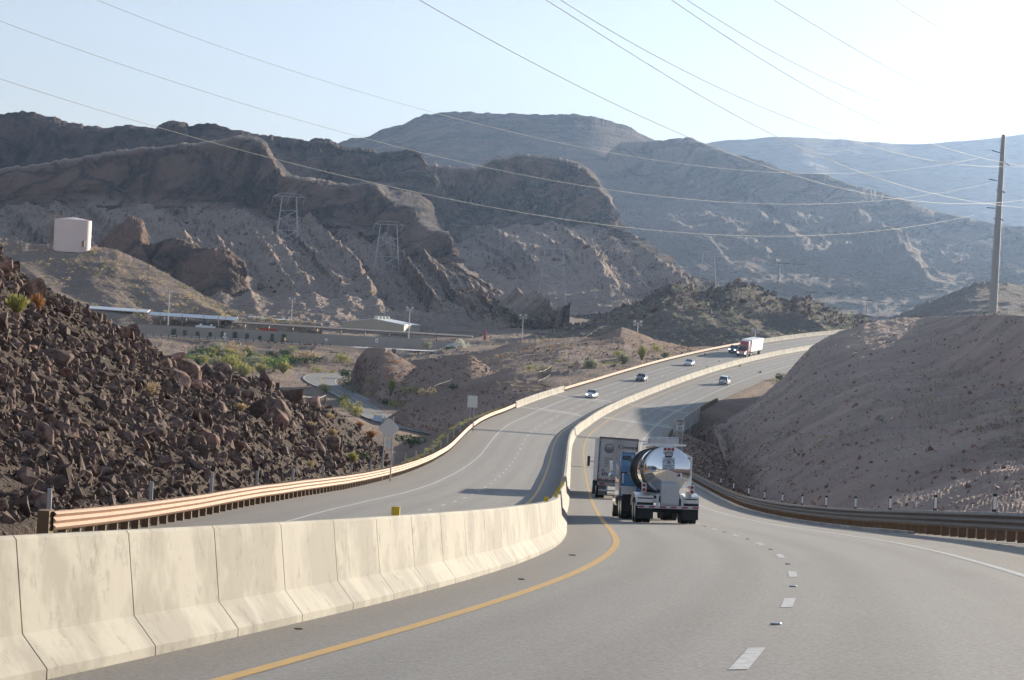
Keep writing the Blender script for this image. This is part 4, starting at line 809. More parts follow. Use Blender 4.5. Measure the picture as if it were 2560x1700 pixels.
# white box trailer truck ahead in our lane
M_tdoor = plain('grey_trailer_door', (.47, .46, .45), .55, 0, .1, 1.2); M_ink2 = plain('navy_ink', (.045, .05, .09), .6)  # rear doors greyer and darker than the trailer skin
wt = empty('semi_truck', (0, 0, 0), 0, 'grey-white box trailer with double rear doors numbered 67213, ahead of the tank truck', 'truck')
bx_ = MB().box((0, 7.6, 2.6), (2.6, 15.0, 2.95), 0, .03).build('trailer_box', M_box, wt)
fr = MB()
for x, z, w, h in ((-1.26, 2.6, .09, 2.96), (1.26, 2.6, .09, 2.96), (0, 4.05, 2.6, .11), (0, 1.2, 2.6, .16)): fr.box((x, .08, z), (w, .1, h))
fr.build('door_frame', plain('door_frame_steel', (.12, .12, .12), .5, .3), wt)
for sx in (-1, 1):
    d = MB().box((sx * .6, .07, 2.66), (1.16, .06, 2.62), 0, .015).build('door', M_tdoor, wt)
    bar = MB()
    for xx in (.1, .3): bar.tube([(sx * xx, .01, 1.15), (sx * xx, .01, 4.0)], .022, 6)
    for z in (1.5, 2.3, 3.1, 3.8): bar.box((sx * .2, .012, z), (.3, .03, .05))
    bar.build('lock_rod', M_steel, d)
    hn = MB()
    for z in (1.6, 2.4, 3.2, 3.85): hn.box((sx * 1.2, .02, z), (.14, .05, .09))
    hn.build('hinge', M_steel, d)
    if sx < 0:
        lg = MB(); n = 9
        ring = [(math.cos(a) * .29, math.sin(a) * .29) for a in np.linspace(0, 2 * math.pi, 40, endpoint=False)]
        for i in range(40):
            a0, a1 = ring[i], ring[(i + 1) % 40]; lg.box((-.62 + (a0[0] + a1[0]) / 2, .03, 3.35 + (a0[1] + a1[1]) / 2), (.05, .012, .05))
        for k in range(n):
            z = -.27 + k * .042; w = math.sqrt(max(.29 ** 2 - z * z, 0)) * 1.9; lg.box((-.62, .032, 3.35 + z), (w, .012, .034 if k < 6 else .016))
        lg.build('emblem', plain('emblem_ink', (.14, .13, .15), .6), d)
        tx = MB()
        for i, w in enumerate((.62, .62, .6, .62, .52, .34, .64)): tx.box((-.6, .034, 2.72 - i * .095), (w, .01, .035))
        tx.build('small_print', plain('small_print_ink', (.22, .17, .17), .7), d)
        text('lettering', '67213', .27, Matrix.Translation((-.68, .03, 1.62)) @ TX, M_ink2, d, bold=.014)
        MB().box((-.93, .034, 1.83), (.26, .01, .06)).box((-.95, .034, 1.93), (.18, .01, .07)).build('badge', plain('violet_ink', (.2, .15, .28), .6), d)
    else: text('lettering', 'Covenant', .33, Matrix.Translation((.62, .03, 3.5)) @ TX, M_ink, d, bold=.006, sx=1.0)
lt = MB()
for k in range(6): lt.box((-1.1 + k * .44, .005, 1.28), (.22, .02, .05))
lt.build('reflective_tape', M_red, wt)
MB().box((0, .1, .98), (2.5, .2, .24)).build('rear_sill', plain('sill_steel', (.33, .31, .29), .6, .2), wt)
for sx in (-1, 1):
    MB().box((sx * .95, -.01, 1.0), (.32, .05, .13), 0, .02).build('taillight', M_red, wt)
    MB().box((sx * .85, .35, .62), (.6, .04, .8)).build('mud_flap', plain('dusty_flap', (.2, .19, .18), .8), wt)
    for y in (1.4, 2.7): wheel(wt, sx * 1.0, y, .5, .56)
    for y in (14.0, 15.3): wheel(wt, sx * 1.0, y, .5, .56)
    wheel(wt, sx * 1.05, 19.6, .5, .3)
    MB().box((sx * 1.62, 18.2, 2.35), (.2, .12, .75), 0, .04).build('mirror', M_trim, wt)
    MB().tube([(sx * 1.2, 18.2, 2.35), (sx * 1.6, 18.2, 2.35)], .03, 6).build('mirror_arm', M_trim, wt)
MB().box((0, .12, .55), (2.3, .1, .1)).box((-.6, .12, .75), (.1, .1, .4)).box((.6, .12, .75), (.1, .1, .4)).build('underride_guard', M_steel, wt)
MB().box((0, 17.2, 2.3), (2.4, 3.0, 2.8), 0, .15).build('cab', M_wpaint, wt); MB().box((0, 19.6, 1.4), (2.2, 2.2, 1.2), 0, .2).build('hood', M_wpaint, wt); MB().box((0, 9, .95), (.9, 17, .25)).build('chassis', M_trim, wt)
place(wt, 184, 1.62, R(-.6))

# polished tank truck
M_mir = plain('polished_tank_steel', (.82, .83, .85), .035, 1.0, .02, .4); M_alu = plain('brushed_aluminium', (.62, .64, .67), .32, .85, .12, 6); M_band = plain('dark_band', (.035, .035, .04), .35, .3, .1)
M_blue = carpaint('blue_cab_paint', (.1, .27, .5)); M_grey = plain('light_grey_box', (.55, .56, .57), .5, .1, .06, 2)
tt = empty('tank_truck', (0, 0, 0), 0, 'polished chrome tank truck numbered T-400 with a blue cab, seen from behind', 'tank truck')
TZ, TR = 2.17, .925
rg = []
for y, k in ((.0, .01), (.19, .95), (.205, .98), (.24, 1.0), (11.9, 1.0), (12.1, .8), (12.2, .2)):
    rg.append([(TR * k * math.cos(a), y, TZ + TR * k * math.sin(a)) for a in np.linspace(0, 2 * math.pi, 64, endpoint=False)])
MB().loft(rg).build('tank', M_mir, tt, True, 50)
for y in (.5, 1.35, 2.3, 5.2, 8.5):
    rr = []
    for yy, k in ((y, 1.0), (y + .03, 1.045), (y + .16, 1.045), (y + .19, 1.0)): rr.append([(TR * k * math.cos(a), yy, TZ + TR * k * math.sin(a)) for a in np.linspace(0, 2 * math.pi, 56, endpoint=False)])
    MB().loft(rr, True, False, False).build('tank_band', M_band if y > 1 else M_alu, tt, True, 50)
for y in (1.0, 1.95): MB().box((-TR - .01, y + .1, TZ), (.05, .5, .05)).build('hose_clip', M_alu, tt)
# walkway on top
wk = MB(); wk.box((0, 5.2, 3.15), (.7, 5.4, .06)).box((0, 2.3, 3.2), (1.78, .25, .08)).box((0, 2.3, 3.13), (.5, .2, .1))
wk.build('walkway', M_alu, tt)
wk = MB()
for y in (2.35, 3.9): wk.box((0, y, 3.36), (1.15, .05, .2))
for x in (-.56, .56): wk.box((x, 3.1, 3.36), (.05, 1.6, .2))
wk.build('spill_box', M_grey, tt); wk = MB(); wk.tube([(-.58, 2.3, 3.5), (.58, 2.3, 3.5)], .03, 6)
for x in (-.28, .12): wk.box((x, 2.3, 3.42), (.05, .08, .22))
wk.build('hand_rail', M_alu, tt)
# lamp bar, plate and placard on the rear head
def disc(c, r, mat, name, par, d=.03, n=20):
    return MB().prism([(c[0] + r * math.cos(a), c[2] + r * math.sin(a)) for a in np.linspace(0, 2 * math.pi, n, endpoint=False)], c[1] - d, c[1], 'y').build(name, mat, par)
lp = MB().box((0, .03, 2.98), (.44, .06, .19), 0, .01).build('lamp_bar', M_grey, tt)
for x in (-.155, 0, .155): disc((x, 0, 3.0), .056, M_red, 'marker_lamp', lp)
np_ = MB().box((0, .0, 2.785), (.31, .03, .16), 0, .01).build('number_plate', M_ink2, tt); MB().box((0, -.02, 2.785), (.26, .015, .11)).build('plate_face', M_grey, np_); text('lettering', '23W 3M25', .07, Matrix.Translation((0, -.03, 2.785)) @ TX, M_ink, np_)
pc = MB().box((0, -.012, 2.41), (.5, .02, .5), 0, .004).build('placard', plain('placard_blue_grey', (.5, .58, .68), .3, .4, .05), tt)
for i, ch in enumerate('REYNOLDS NATIONWIDE'):
    a = R(62 - i * 124 / 18); text('lettering', ch, .055, Matrix.Translation((-.27 * math.sin(a) * .92, -.026, 2.33 + .27 * math.cos(a))) @ TX @ Matrix.Rotation(a, 4, 'Z'), M_ink2, pc, bold=.002) if ch != ' ' else None
ring = MB()
for k in range(24):
    a = 2 * math.pi * k / 24; ring.box((.075 * math.cos(a), -.026, 2.475 + .075 * math.sin(a)), (.02, .008, .02))
ring.prism([(-.045, 2.5), (-.01, 2.5), (-.01, 2.53), (.015, 2.53), (.02, 2.49), (.05, 2.485), (.045, 2.455), (.01, 2.42), (-.015, 2.45), (-.04, 2.46)], -.03, -.022, 'y'); ring.build('emblem', M_ink2, pc)
ln = MB()
for i, (w, x) in enumerate(((.46, 0), (.26, 0), (.18, -.14), (.18, .14), (.18, -.14), (.18, .14))): ln.box((x, -.026, (2.335, 2.285, 2.235, 2.235, 2.19, 2.19)[i]), (w, .008, .018))
ln.build('small_print', M_ink2, pc)
ov = MB().prism([(-.66 + .185 * math.cos(a), 2.2 + .115 * math.sin(a)) for a in np.linspace(0, 2 * math.pi, 28, endpoint=False)], .06, .085, 'y').build('number_badge', plain('badge_blue_grey', (.45, .52, .62), .4, .3, .05), tt)
text('lettering', 'T-400', .145, Matrix.Translation((-.66, .05, 2.2)) @ TX, M_ink2, ov, bold=.006)
hzp = MB().box((.46, .05, 1.93), (.2, .02, .23)).build('hazard_placard', M_wpaint, tt); MB().box((.43, .03, 1.96), (.1, .02, .12)).build('symbol', plain('maroon_ink', (.15, .04, .05), .6), hzp)
# cabinet, bumper, lamps
cb = MB().box((.08, .02, 1.16), (.74, .42, .84), 0, .02).build('cabinet', M_grey, tt)
MB().box((.08, -.2, 1.16), (.66, .03, .74), 0, .012).build('door', plain('cabinet_door', (.5, .51, .52), .45, .2, .05, 3), cb)
MB().tube([(-.15 + .04 * math.cos(a), -.225, 1.3 + .04 * math.sin(a)) for a in np.linspace(0, 2 * math.pi, 13)], .008, 5).build('ring_pull', M_steel, cb)
bp = MB(); bp.box((0, -.22, .66), (2.44, .06, .13), 0, .01)
for x in (-.42, .58): bp.box((x, -.18, .92), (.1, .06, .5))
for x in (-.53, .68): bp.box((x, -.1, .93), (.12, .2, .12))
bp.build('bumper', M_grey, tt)
for k in range(6): MB().box((-1.08 + k * .44, -.258, .66), (.24, .012, .06)).build('reflective_tape', M_red, tt)
for sx in (-1, 1):
    lb = MB().box((sx * .97, -.02, 1.41 - .02 * sx), (.19, .07, .37), 0, .02).build('lamp_panel', M_wpaint, tt)
    for z in (.09, -.09): disc((sx * .97, -.055, 1.41 - .02 * sx + z), .07, M_red, 'taillight', lb)
    fd = MB()
    arc = [(1.55 + 1.55 * math.cos(a), .68 + .56 * math.sin(a)) for a in np.linspace(R(180), R(0), 17)]
    arc2 = [(1.55 + 1.51 * math.cos(a), .68 + .52 * math.sin(a)) for a in np.linspace(R(0), R(180), 17)]
    fd.prism(arc + arc2, sx * .56, sx * 1.28, 'x'); fd.box((sx * .92, .02, .93), (.7, .04, .32)); fd.build('fender', M_alu, tt, True, 30)
    MB().box((sx * .9, -.05, 1.0), (.62, .03, .045)).build('fender_bracket', M_trim, tt)
    MB().box((sx * .91, -.12, .5), (.66, .03, .66)).build('mud_flap', M_black, tt)
    for y in (.95, 2.2):
        for x in (.77, 1.1): wheel(tt, sx * x, y, .51, .28)
MB().tube([(.86, .1, 1.02), (.86, .1, 1.3)], .14, 12).build('outlet_pipe', M_steel, tt, True)
MB().box((0, 5.5, .98), (.9, 11, .22)).build('chassis', M_trim, tt); MB().tube([(-1.2, .95, .51), (1.2, .95, .51)], .08, 8).tube([(-1.2, 2.2, .51), (1.2, 2.2, .51)], .08, 8).build('axle', M_trim, tt, True)
MB().prism([(.55, 1.62), (.75, 1.45), (.98, 1.6), (1.0, 2.72), (.62, 2.86), (.4, 2.98), (.2, 2.6), (.2, 1.9)], .42, .46, 'y').build('bulkhead_panel', M_wpaint, tt)
MB().box((.88, .405, 2.66), (.09, .02, .05)).build('marker_lamp', M_red, tt)
# tractor
CX = .05; cab = MB()
cab.loft([[(CX - 1.2, 12.9, 1.0), (CX + 1.2, 12.9, 1.0), (CX + 1.2, 12.9, 2.75), (CX + 1.05, 12.9, 3.0), (CX - 1.05, 12.9, 3.0), (CX - 1.2, 12.9, 2.75)], [(CX - 1.2, 15.4, 1.0), (CX + 1.2, 15.4, 1.0), (CX + 1.2, 15.4, 2.7), (CX + 1.05, 15.2, 2.95), (CX - 1.05, 15.2, 2.95), (CX - 1.2, 15.4, 2.7)]]).build('cab', M_blue, tt, True, 40)
MB().box((CX - .8, 12.88, 2.72), (.5, .04, .17), 0, .02).build('rear_window', M_glass, tt)
rail = MB(); rail.tube([(CX - 1.16, 12.86, 1.1), (CX - 1.16, 12.86, 2.8), (CX - 1.0, 12.86, 2.97), (CX + 1.0, 12.86, 2.97)], .03, 6); rail.build('cab_trim', M_chr, tt, True)
MB().box((CX, 12.88, 2.05), (2.3, .03, .03)).build('cab_seam', M_trim, tt); MB().box((CX - 1.02, 12.86, 1.8), (.07, .03, .45)).build('grab_handle', M_wpaint, tt)
MB().box((CX, 16.6, 1.5), (1.9, 2.4, 1.2), 0, .2).build('hood', M_blue, tt, True); MB().box((CX, 13, .9), (.9, 8.5, .25)).build('tractor_frame', M_trim, tt)
for sx in (-1, 1):
    MB().box((CX + sx * 1.42, 15.3, 2.35), (.2, .12, .5), 0, .03).build('mirror', M_chr, tt, True)
    MB().sphere((CX + sx * 1.42, 15.3, 1.95), .12, 10, 8, (1, .6, 1)).build('round_mirror', M_chr, tt, True)
    MB().tube([(CX + sx * 1.2, 15.3, 2.55), (CX + sx * 1.42, 15.3, 2.5), (CX + sx * 1.42, 15.3, 1.9), (CX + sx * 1.2, 15.3, 1.9)], .02, 6).build('mirror_arm', M_steel, tt)
    fd = MB(); fd.box((CX + sx * .95, 9.9, 1.22), (.66, .05, .4)).box((CX + sx * .95, 10.2, 1.42), (.66, .6, .04)); fd.build('quarter_fender', M_alu, tt)
    for y in (10.5, 11.75):
        for x in (.77, 1.1): wheel(tt, CX + sx * x, y, .51, .28)
    MB().box((CX + sx * .93, 9.85, .72), (.62, .03, .75)).build('tractor_mud_flap', M_black, tt)
    wheel(tt, CX + sx * 1.05, 16.8, .51, .3)
    MB().tube([(CX + sx * 1.0, 13.2, .8), (CX + sx * 1.0, 15.2, .8)], .32, 14).build('fuel_tank', M_chr, tt, True)
place(tt, 107, 2.42, R(-2.6)); tt.scale = (.95, .95, .95)

# ================================================================= THE YARD IN THE VALLEY, TANK, MASTS
M_wall = plain('block_wall', (.42, .36, .305), .9, 0, .14, .35, bmp=.1); M_roofw = plain('white_sheet_roof', (.72, .74, .76), .4, .2, .06, .3)
M_roofd = plain('brown_canopy', (.16, .125, .1), .6, .2, .15, 1); M_tanb = plain('tan_sheet_wall', (.47, .41, .3), .7, .0, .08, .4); M_pole = plain('pale_pole', (.6, .6, .6), .5, .2, .1)
M_lat = plain('lattice_steel', (.46, .47, .48), .5, .1, .1); M_tank = plain('pinkish_tank_paint', (.8, .65, .6), .6, 0, .06, .2)
def bar2(mb, a, b, w, h):
    """box beam between two points, its height along z"""
    a, b = Vector(a), Vector(b); d = (b - a); L = d.length; d.normalize(); s = d.cross(Vector((0, 0, 1))).normalized() * w / 2; u = s.cross(d).normalized() * h / 2
    mb.loft([[tuple(p + s * i + u * j) for i, j in ((-1, -1), (1, -1), (1, 1), (-1, 1))] for p in (a, b)]); return mb
wall = empty('block_wall', (0, 950, -11.9), 0, 'long tan block wall behind the upper road', 'wall'); mb = MB(); wx0, wx1 = P(330, 840, 950).x, P(1170, 885, 950).x
n = 22
for i in range(n):
    xa, xb = wx0 + (wx1 - wx0) * i / n, wx0 + (wx1 - wx0) * (i + 1) / n; zt = 3.6 - (.9 * max(0, i - 18) / 3)
    mb.box(((xa + xb) / 2, 0, zt / 2 - .3), (xb - xa - .12, .3, zt + .6))
mb.build('wall_panel', M_wall, wall); mb = MB()
for i in range(n + 1): mb.box((wx0 + (wx1 - wx0) * i / n, -.02, 1.6), (.5, .44, 4.0))
mb.build('pilaster', M_wall, wall)
# long dark canopy
def canopy(label, pa, pb, Y, depth, roofm, posts, ph, tilt=.35, thick=.35, gable=False, post_m=None, name='carport'):
    a, b = P(*pa, Y), P(*pb, Y); o = empty(name, (a + b) / 2 - Vector((0, 0, ph)), 0, label, 'carport'); c = (a + b) / 2; dx = (b.x - a.x) / 2; dz = (b.z - a.z) / 2
    mb = MB()
    if gable:
        for sy in (-1, 1): mb.loft([[(s * dx, sy * depth / 2, ph + s * dz - tilt - .12), (s * dx, sy * depth / 2, ph + s * dz - tilt), (s * dx, 0, ph + s * dz), (s * dx, 0, ph + s * dz - .14)] for s in (-1, 1)])
    else: mb.loft([[(s * dx, -depth / 2, ph + s * dz - thick), (s * dx, -depth / 2, ph + s * dz), (s * dx, depth / 2, ph + s * dz + tilt), (s * dx, depth / 2, ph + s * dz + tilt - thick)] for s in (-1, 1)])
    mb.build('roof', roofm, o)
    for i in range(posts):
        f = (i + .5) / posts * 2 - 1; x = f * dx; z = ph + f * dz - (.4 if not gable else .3)
        pm = MB().box((x, 0 if not gable else -depth * .3, z / 2 - .3), (.35, .35, z + .6)); pm.build('post', post_m or roofm, o)
        if not gable:
            br = MB(); br.prism([(-depth * .4, z + .1), (depth * .4, z + .3), (.3, z - 1.1), (-.3, z - 1.1)], x - .15, x + .15, 'x'); br.build('bracket', post_m or roofm, o)
        else: MB().box((x + .9, depth * .3, z / 2 - .3), (.3, .3, z + .6)).build('post', M_pole, o)
    return o
canopy('long dark brown cantilever canopy above the block wall', (582, 806), (1182, 842), 985, 7.5, M_roofd, 10, 5.6, .5, .45)
canopy('white gabled canopy behind the block wall, over a white tank', (376, 779), (594, 793), 1005, 9, M_roofw, 4, 6.6, 1.1, gable=True, post_m=M_roofd)
canopy('thin white canopy partly hidden by the dark rock slope', (222, 770), (372, 780), 1015, 8, M_roofw, 2, 5.5, .9, .3, post_m=M_roofd)
canopy('short white roof at the far left edge of the yard', (185, 761), (237, 769), 1035, 9, M_roofw, 1, 6.0, 1.4, .3)
canopy('low white canopy behind the dark one, reaching right', (598, 795), (738, 806), 1030, 8, M_roofw, 3, 5.2, .9, .35, post_m=M_roofd)
# gabled tan building
A_, B_, C_ = P(857, 786, 1090), P(1011, 796, 1070), P(1052, 796, 1115); zb = -8.0
bd = empty('metal_building', ((A_.x + B_.x) / 2, 1080, zb), 0, 'tan metal building with a white roof behind the dark canopy', 'building'); og = Vector(bd.location)
A2, B2, C2 = [Vector((p.x, p.y, 0)) - Vector((og.x, og.y, 0)) for p in (A_, B_, C_)]; D2 = A2 + (C2 - B2); eh = 3.7
def up(p, z): return (p.x, p.y, z)
rf = A2 * .5 + B2 * .5; rb = D2 * .5 + C2 * .5; rh = eh + 1.7
MB().add([up(A2, 0), up(B2, 0), up(B2, eh), up(rf, rh), up(A2, eh), up(D2, 0), up(C2, 0), up(C2, eh), up(rb, rh), up(D2, eh)], [(0, 1, 2, 3, 4), (9, 8, 7, 6, 5), (1, 6, 7, 2), (5, 0, 4, 9)]).build('wall', M_tanb, bd)
e_ = Vector((0, 0, .05)); ov = 1.02
def k_(p, z): return (p.x * ov, p.y * ov, z)
MB().loft([[k_(A2, eh), k_(rf, rh + .12), k_(B2, eh), k_(B2, eh + .22), k_(rf, rh + .35), k_(A2, eh + .22)], [k_(D2, eh), k_(rb, rh + .12), k_(C2, eh), k_(C2, eh + .22), k_(rb, rh + .35), k_(D2, eh + .22)]]).build('roof', M_roofw, bd)
for i in range(4):
    p = rf * (1 - (.18 + i * .2)) + rb * (.18 + i * .2); mb = MB(); mb.tube([(p.x, p.y, rh + .2), (p.x, p.y, rh + 1.1)], 1.0, 12); mb.sphere((p.x, p.y, rh + 1.1), 1.05, 12, 6, (1, 1, .4)); mb.build('roof_vent', plain('vent_cream', (.68, .64, .5), .6), bd, True)
# things in the yard
b = P(515, 815, 1000); o = empty('storage_tank', (b.x, b.y, -11.5), 0, 'long white horizontal tank under the white canopy', 'tank')
MB().box((0, 0, 2.8), (7.8, 2.2, 1.6), 0, .3).build('tank_shell', M_roofw, o, True); MB().box((-2, 0, 3.9), (.7, .7, .6)).box((2, 0, 3.9), (.7, .7, .6)).build('hatch', M_roofw, o); MB().box((0, 0, 1), (6, 1.6, 2.2)).build('cradle', M_trim, o)
b = P(540, 808, 1000); o = empty('pump_unit', (b.x, b.y, -11.5), 0, 'row of three round pump fans next to the white tank', 'pump')
for i in range(3):
    MB().tube([(i * 1.5 - .6, -.9, 3.3), (i * 1.5 - .6, .4, 3.3)], .75, 14).build('fan', M_trim, o, True); MB().box((i * 1.5 - .6, 0, 1.2), (1, 1, 2.6)).build('stand', M_trim, o)
MB().tube([(.9, .3, 3), (.9, .3, 7.0)], .28, 8).build('stack', plain('stack_yellow', (.55, .5, .3), .6), o, True)
b = P(671, 820, 1000); o = empty('skip_container', (b.x, b.y, -11.3), 0, 'red skip container under the dark canopy', 'skip')
MB().loft([[(-3.2, -1.1, 0), (3.2, -1.1, 0), (3.2, 1.1, 0), (-3.2, 1.1, 0)], [(-3.4, -1.2, 3.4), (3.4, -1.2, 3.4), (3.4, 1.2, 3.4), (-3.4, 1.2, 3.4)]]).build('shell', plain('skip_red', (.55, .06, .035), .6), o)
MB().box((0, 0, 3.5), (7.0, 2.6, .16)).build('rim', plain('skip_red', (.55, .06, .035)), o)
b = P(1263, 861, 1000); o = empty('waste_container', b, 0, 'pale green container on the bare ground right of the block wall', 'container')
MB().loft([[(-1.2, -.8, 0), (1.2, -.8, 0), (1.2, .8, 0), (-1.2, .8, 0)], [(-1.5, -.9, 1.2), (1.5, -.9, 1.2), (1.5, .9, 1.2), (-1.5, .9, 1.2)]]).build('body', plain('pale_green_paint', (.36, .46, .4), .6), o); MB().box((0, 0, 1.27), (3.1, 1.9, .14)).build('lid', M_roofw, o)
b = P(1214, 866, 985); o = empty('feather_flag', b, 0, 'tall red feather flag on a pole right of the block wall', 'flag')
ph_ = P(1211, 826, 985).z - b.z; MB().tube([(0, 0, -.5), (0, 0, ph_ * .6), (-.12, 0, ph_)], .08, 6).build('pole', M_pole, o)
fl = [(-.5 - .32 * math.sin(f * 9) * .3, ph_ * (.42 + .58 * f)) for f in np.linspace(0, 1, 12)]; fr_ = [(.1 + .1 * math.sin(f * 7), ph_ * (.36 + .66 * f)) for f in np.linspace(1, 0, 12)]
MB().prism([(x - .35, z) for x, z in fl] + [(x - .2, z) for x, z in fr_], -.03, .03, 'y').build('flag_cloth', plain('flag_red', (.6, .05, .05), .7), o)
def pillar(px, py, Y, w, h, lb):
    b = P(px, py, Y); o = empty('gate_pillar', b, 0, lb, 'pillar'); MB().box((0, 0, h / 2 - .4), (w, w, h + .8), 0, .05).build('shaft', plain('stone_pillar', (.1, .085, .08), .9, var=.4, scale=1.5), o); MB().box((0, 0, h + .12), (w + .25, w + .25, .24)).build('cap', M_conc2, o)
pillar(1080, 896, 880, 1.9, 1.9, 'dark stone gate pillar at the right end of the pale low wall'); pillar(985, 886, 885, 1.3, 1.6, 'dark stone pillar just behind the top of the cut knoll')
a, b = P(990, 892, 882), P(1072, 896, 880); o = empty('low_wall', (a + b) / 2, 0, 'pale low stone wall between two dark pillars', 'wall'); bar2(MB(), a - (a + b) / 2 + Vector((0, 0, .2)), b - (a + b) / 2 + Vector((0, 0, .2)), .5, 1.7).build('wall_panel', M_conc2, o)
gx0, gx1 = P(880, 865, 925).x, P(1150, 880, 925).x
xx, yy = np.meshgrid(np.linspace(gx0, gx1, 60), np.linspace(912, 944, 12)); gv = ground_z(xx, yy) + .12 + .12 * fbm(np.stack([xx * 2, yy * 2, xx * 0], -1), 3)
gv = np.where((yy < 916) & (xx < gx0 + 20), gv - .4, gv)
g_ = grid_mesh('gravel', np.stack([xx, yy, gv], -1), plain('white_gravel', (.55, .53, .5), .95, var=.35, scale=1.5, bmp=.4)); stuff(g_)
# floodlight poles
def flood(px, py_t, py_b, Y, lb, rz=0):
    t, b = P(px, py_t, Y), P(px - (py_b - py_t) * .052, py_b, Y); h = t.z - b.z; o = empty('floodlight_pole', b, rz, lb, 'light pole', 'floodlight poles round the yard')
    MB().tube([(0, 0, -1), (0, 0, h)], [.2, .12], 8).build('pole', M_pole, o, True); MB().box((0, 0, h - .3), (2.0, .12, .12)).build('crossarm', M_pole, o)
    for sx in (-.95, .95):
        for z in (.3, -.75): MB().loft([[(sx - .42, -.15, h + z - .35), (sx + .42, -.15, h + z - .35), (sx + .42, -.3, h + z + .3), (sx - .42, -.3, h + z + .3)], [(sx - .28, .35, h + z - .25), (sx + .28, .35, h + z - .25), (sx + .28, .25, h + z + .2), (sx - .28, .25, h + z + .2)]]).build('lamp_head', M_lat if z < 0 else M_roofw, o)
for a in ((424, 728, 806, 968, 'floodlight pole in front of the white gabled canopy'), (731, 748, 812, 1020, 'floodlight pole left of the tan metal building'), (1025, 771, 846, 965, 'floodlight pole in front of the right end of the tan building'),
          (1308, 790, 852, 960, 'floodlight pole right of the red feather flag'), (1595, 806, 834, 830, 'floodlight pole peeping over the knoll with the fence'), (1889, 824, 852, 850, 'floodlight pole just above the red truck trailer'), (112, 708, 770, 990, 'floodlight pole nearly hidden behind the far left rocks')): flood(*a)
# water tank on its hill
b = P(180, 616, 1140); k = 1140 / FPX; r = 46 * k; th_ = 66 * k
o = empty('water_tank', b, 0, 'big pale pink cylindrical water tank on the hilltop', 'water tank')
ang = np.linspace(0, 2 * math.pi, 48, endpoint=False)
MB().loft([[(r * math.cos(a), r * math.sin(a), z) for a in ang] for z in (-2.5, th_)]).build('shell', M_tank, o, True, 40)
MB().loft([[(r * 1.01 * math.cos(a), r * 1.01 * math.sin(a), th_) for a in ang], [(r * .05 * math.cos(a), r * .05 * math.sin(a), th_ + 1.2) for a in ang]]).build('roof', M_tank, o, True, 60)
ld = MB(); x0 = -r - .5
for dx in (-.8, .2): ld.tube([(x0 + dx, -1.0, 0), (x0 + dx, -1.0, th_ + 2)], .14, 5)
for i in range(16): ld.box((x0 - .3, -1.0, i * (th_ + 1) / 15 + .4), (1.1, .1, .1))
for z in (th_ + 1.0, th_ + 1.9): ld.tube([(x0 - .8, -1, z), (x0 + 3.0, -1, z)], .08, 5)
for x in (x0 + 1.2, x0 + 3.0): ld.tube([(x, -1, th_), (x, -1, th_ + 1.9)], .08, 5)
ld.build('ladder', M_rust, o); MB().box((r * .72, -r * .72, 1.2), (1.0, .6, 2.6)).build('valve_box', M_rust, o); MB().sphere((.5, 0, th_ + 1.3), .5, 8, 6).build('vent', M_rust, o)
# lattice towers
def tower(lb, top, base, Y, wpx, arm=1.6, rz=0, cut=0):
    t, b = P(*top, Y), P(*base, Y); h = t.z - b.z; w = wpx * Y / FPX / 2; o = empty('lattice_tower', b, rz, lb, 'power pylon', 'lattice pylons in front of the mountains'); r = h * .0043
    tw = w * .62; fr_ = MB()
    def leg(sx, sy, z): f = z / h; return (sx * (w * (1 - f) + tw * f), sy * (w * .8 * (1 - f) + tw * .22 * f), z)
    lv = [0, .22, .42, .6, .76, .9, 1.0]
    for sx in (-1, 1):
        for sy in (-1, 1): fr_.tube([leg(sx, sy, -h * .12), leg(sx, sy, h)], r, 4, False)
    for i in range(len(lv) - 1):
        a, c = lv[i] * h, lv[i + 1] * h
        for sx in (-1, 1):
            fr_.tube([leg(sx, -1, a), leg(sx, 1, c)], r * .6, 4, False); fr_.tube([leg(sx, 1, a), leg(sx, -1, c)], r * .6, 4, False)
        if i in (1, 3):
            for sy in (-1, 1): fr_.tube([leg(-1, sy, a), leg(1, sy, c)], r * .6, 4, False); fr_.tube([leg(1, sy, a), leg(-1, sy, c)], r * .6, 4, False); fr_.tube([leg(-1, sy, c), leg(1, sy, c)], r * .6, 4, False)
    fr_.build('frame', M_lat, o); am = MB(); L = w * arm
    for sy in (-.22, .22):
        am.tube([(-L, 0, h), (L, 0, h)] if False else [(-L, sy * tw, h), (L, sy * tw, h)], r * .8, 4, False); am.tube([(-L, sy * tw, h), (-tw, sy * tw, h * 1.06), (tw, sy * tw, h * 1.06), (L, sy * tw, h)], r * .7, 4, False)
    for i in range(9): x = -L + L * 2 * i / 8; am.tube([(x, -.22 * tw, h), (x + L / 8, .22 * tw, h * (1.05 if abs(x) < tw else 1.0))], r * .5, 4, False)
    am.build('crossarm', M_lat, o)
    for x in (-L, 0, L): MB().tube([(x, 0, h), (x - h * .03, 0, h * .87)], r * .8, 5).build('insulator', plain('insulator_grey', (.5, .47, .42), .5), o)
    return o
tower('tall lattice pylon beneath the left cliff, farthest left of the pylons', (731, 492), (716, 636), 1560, 58, 1.35)
tower('lattice pylon with a flat crossarm in front of the ribbed slope, above the tan building', (981, 562), (965, 700), 1430, 66, 1.05)
tower('lattice pylon standing in the saddle below the square cliff', (1392, 622), (1378, 764), 1480, 72, 1.15)
tower('lattice pylon on top of the dark rocky hill', (1778, 634), (1768, 722), 1150, 44, 1.1)
b = P(1966, 700, 1600); h = P(1970, 656, 1600).z - b.z; o = empty('utility_pole', b, 0, 'thin two-legged utility pole far off in front of the hazy mountain', 'utility pole'); mb = MB()
for x in (-4.5, 4.5): mb.tube([(x, 0, -3), (x, 0, h)], .22, 5)
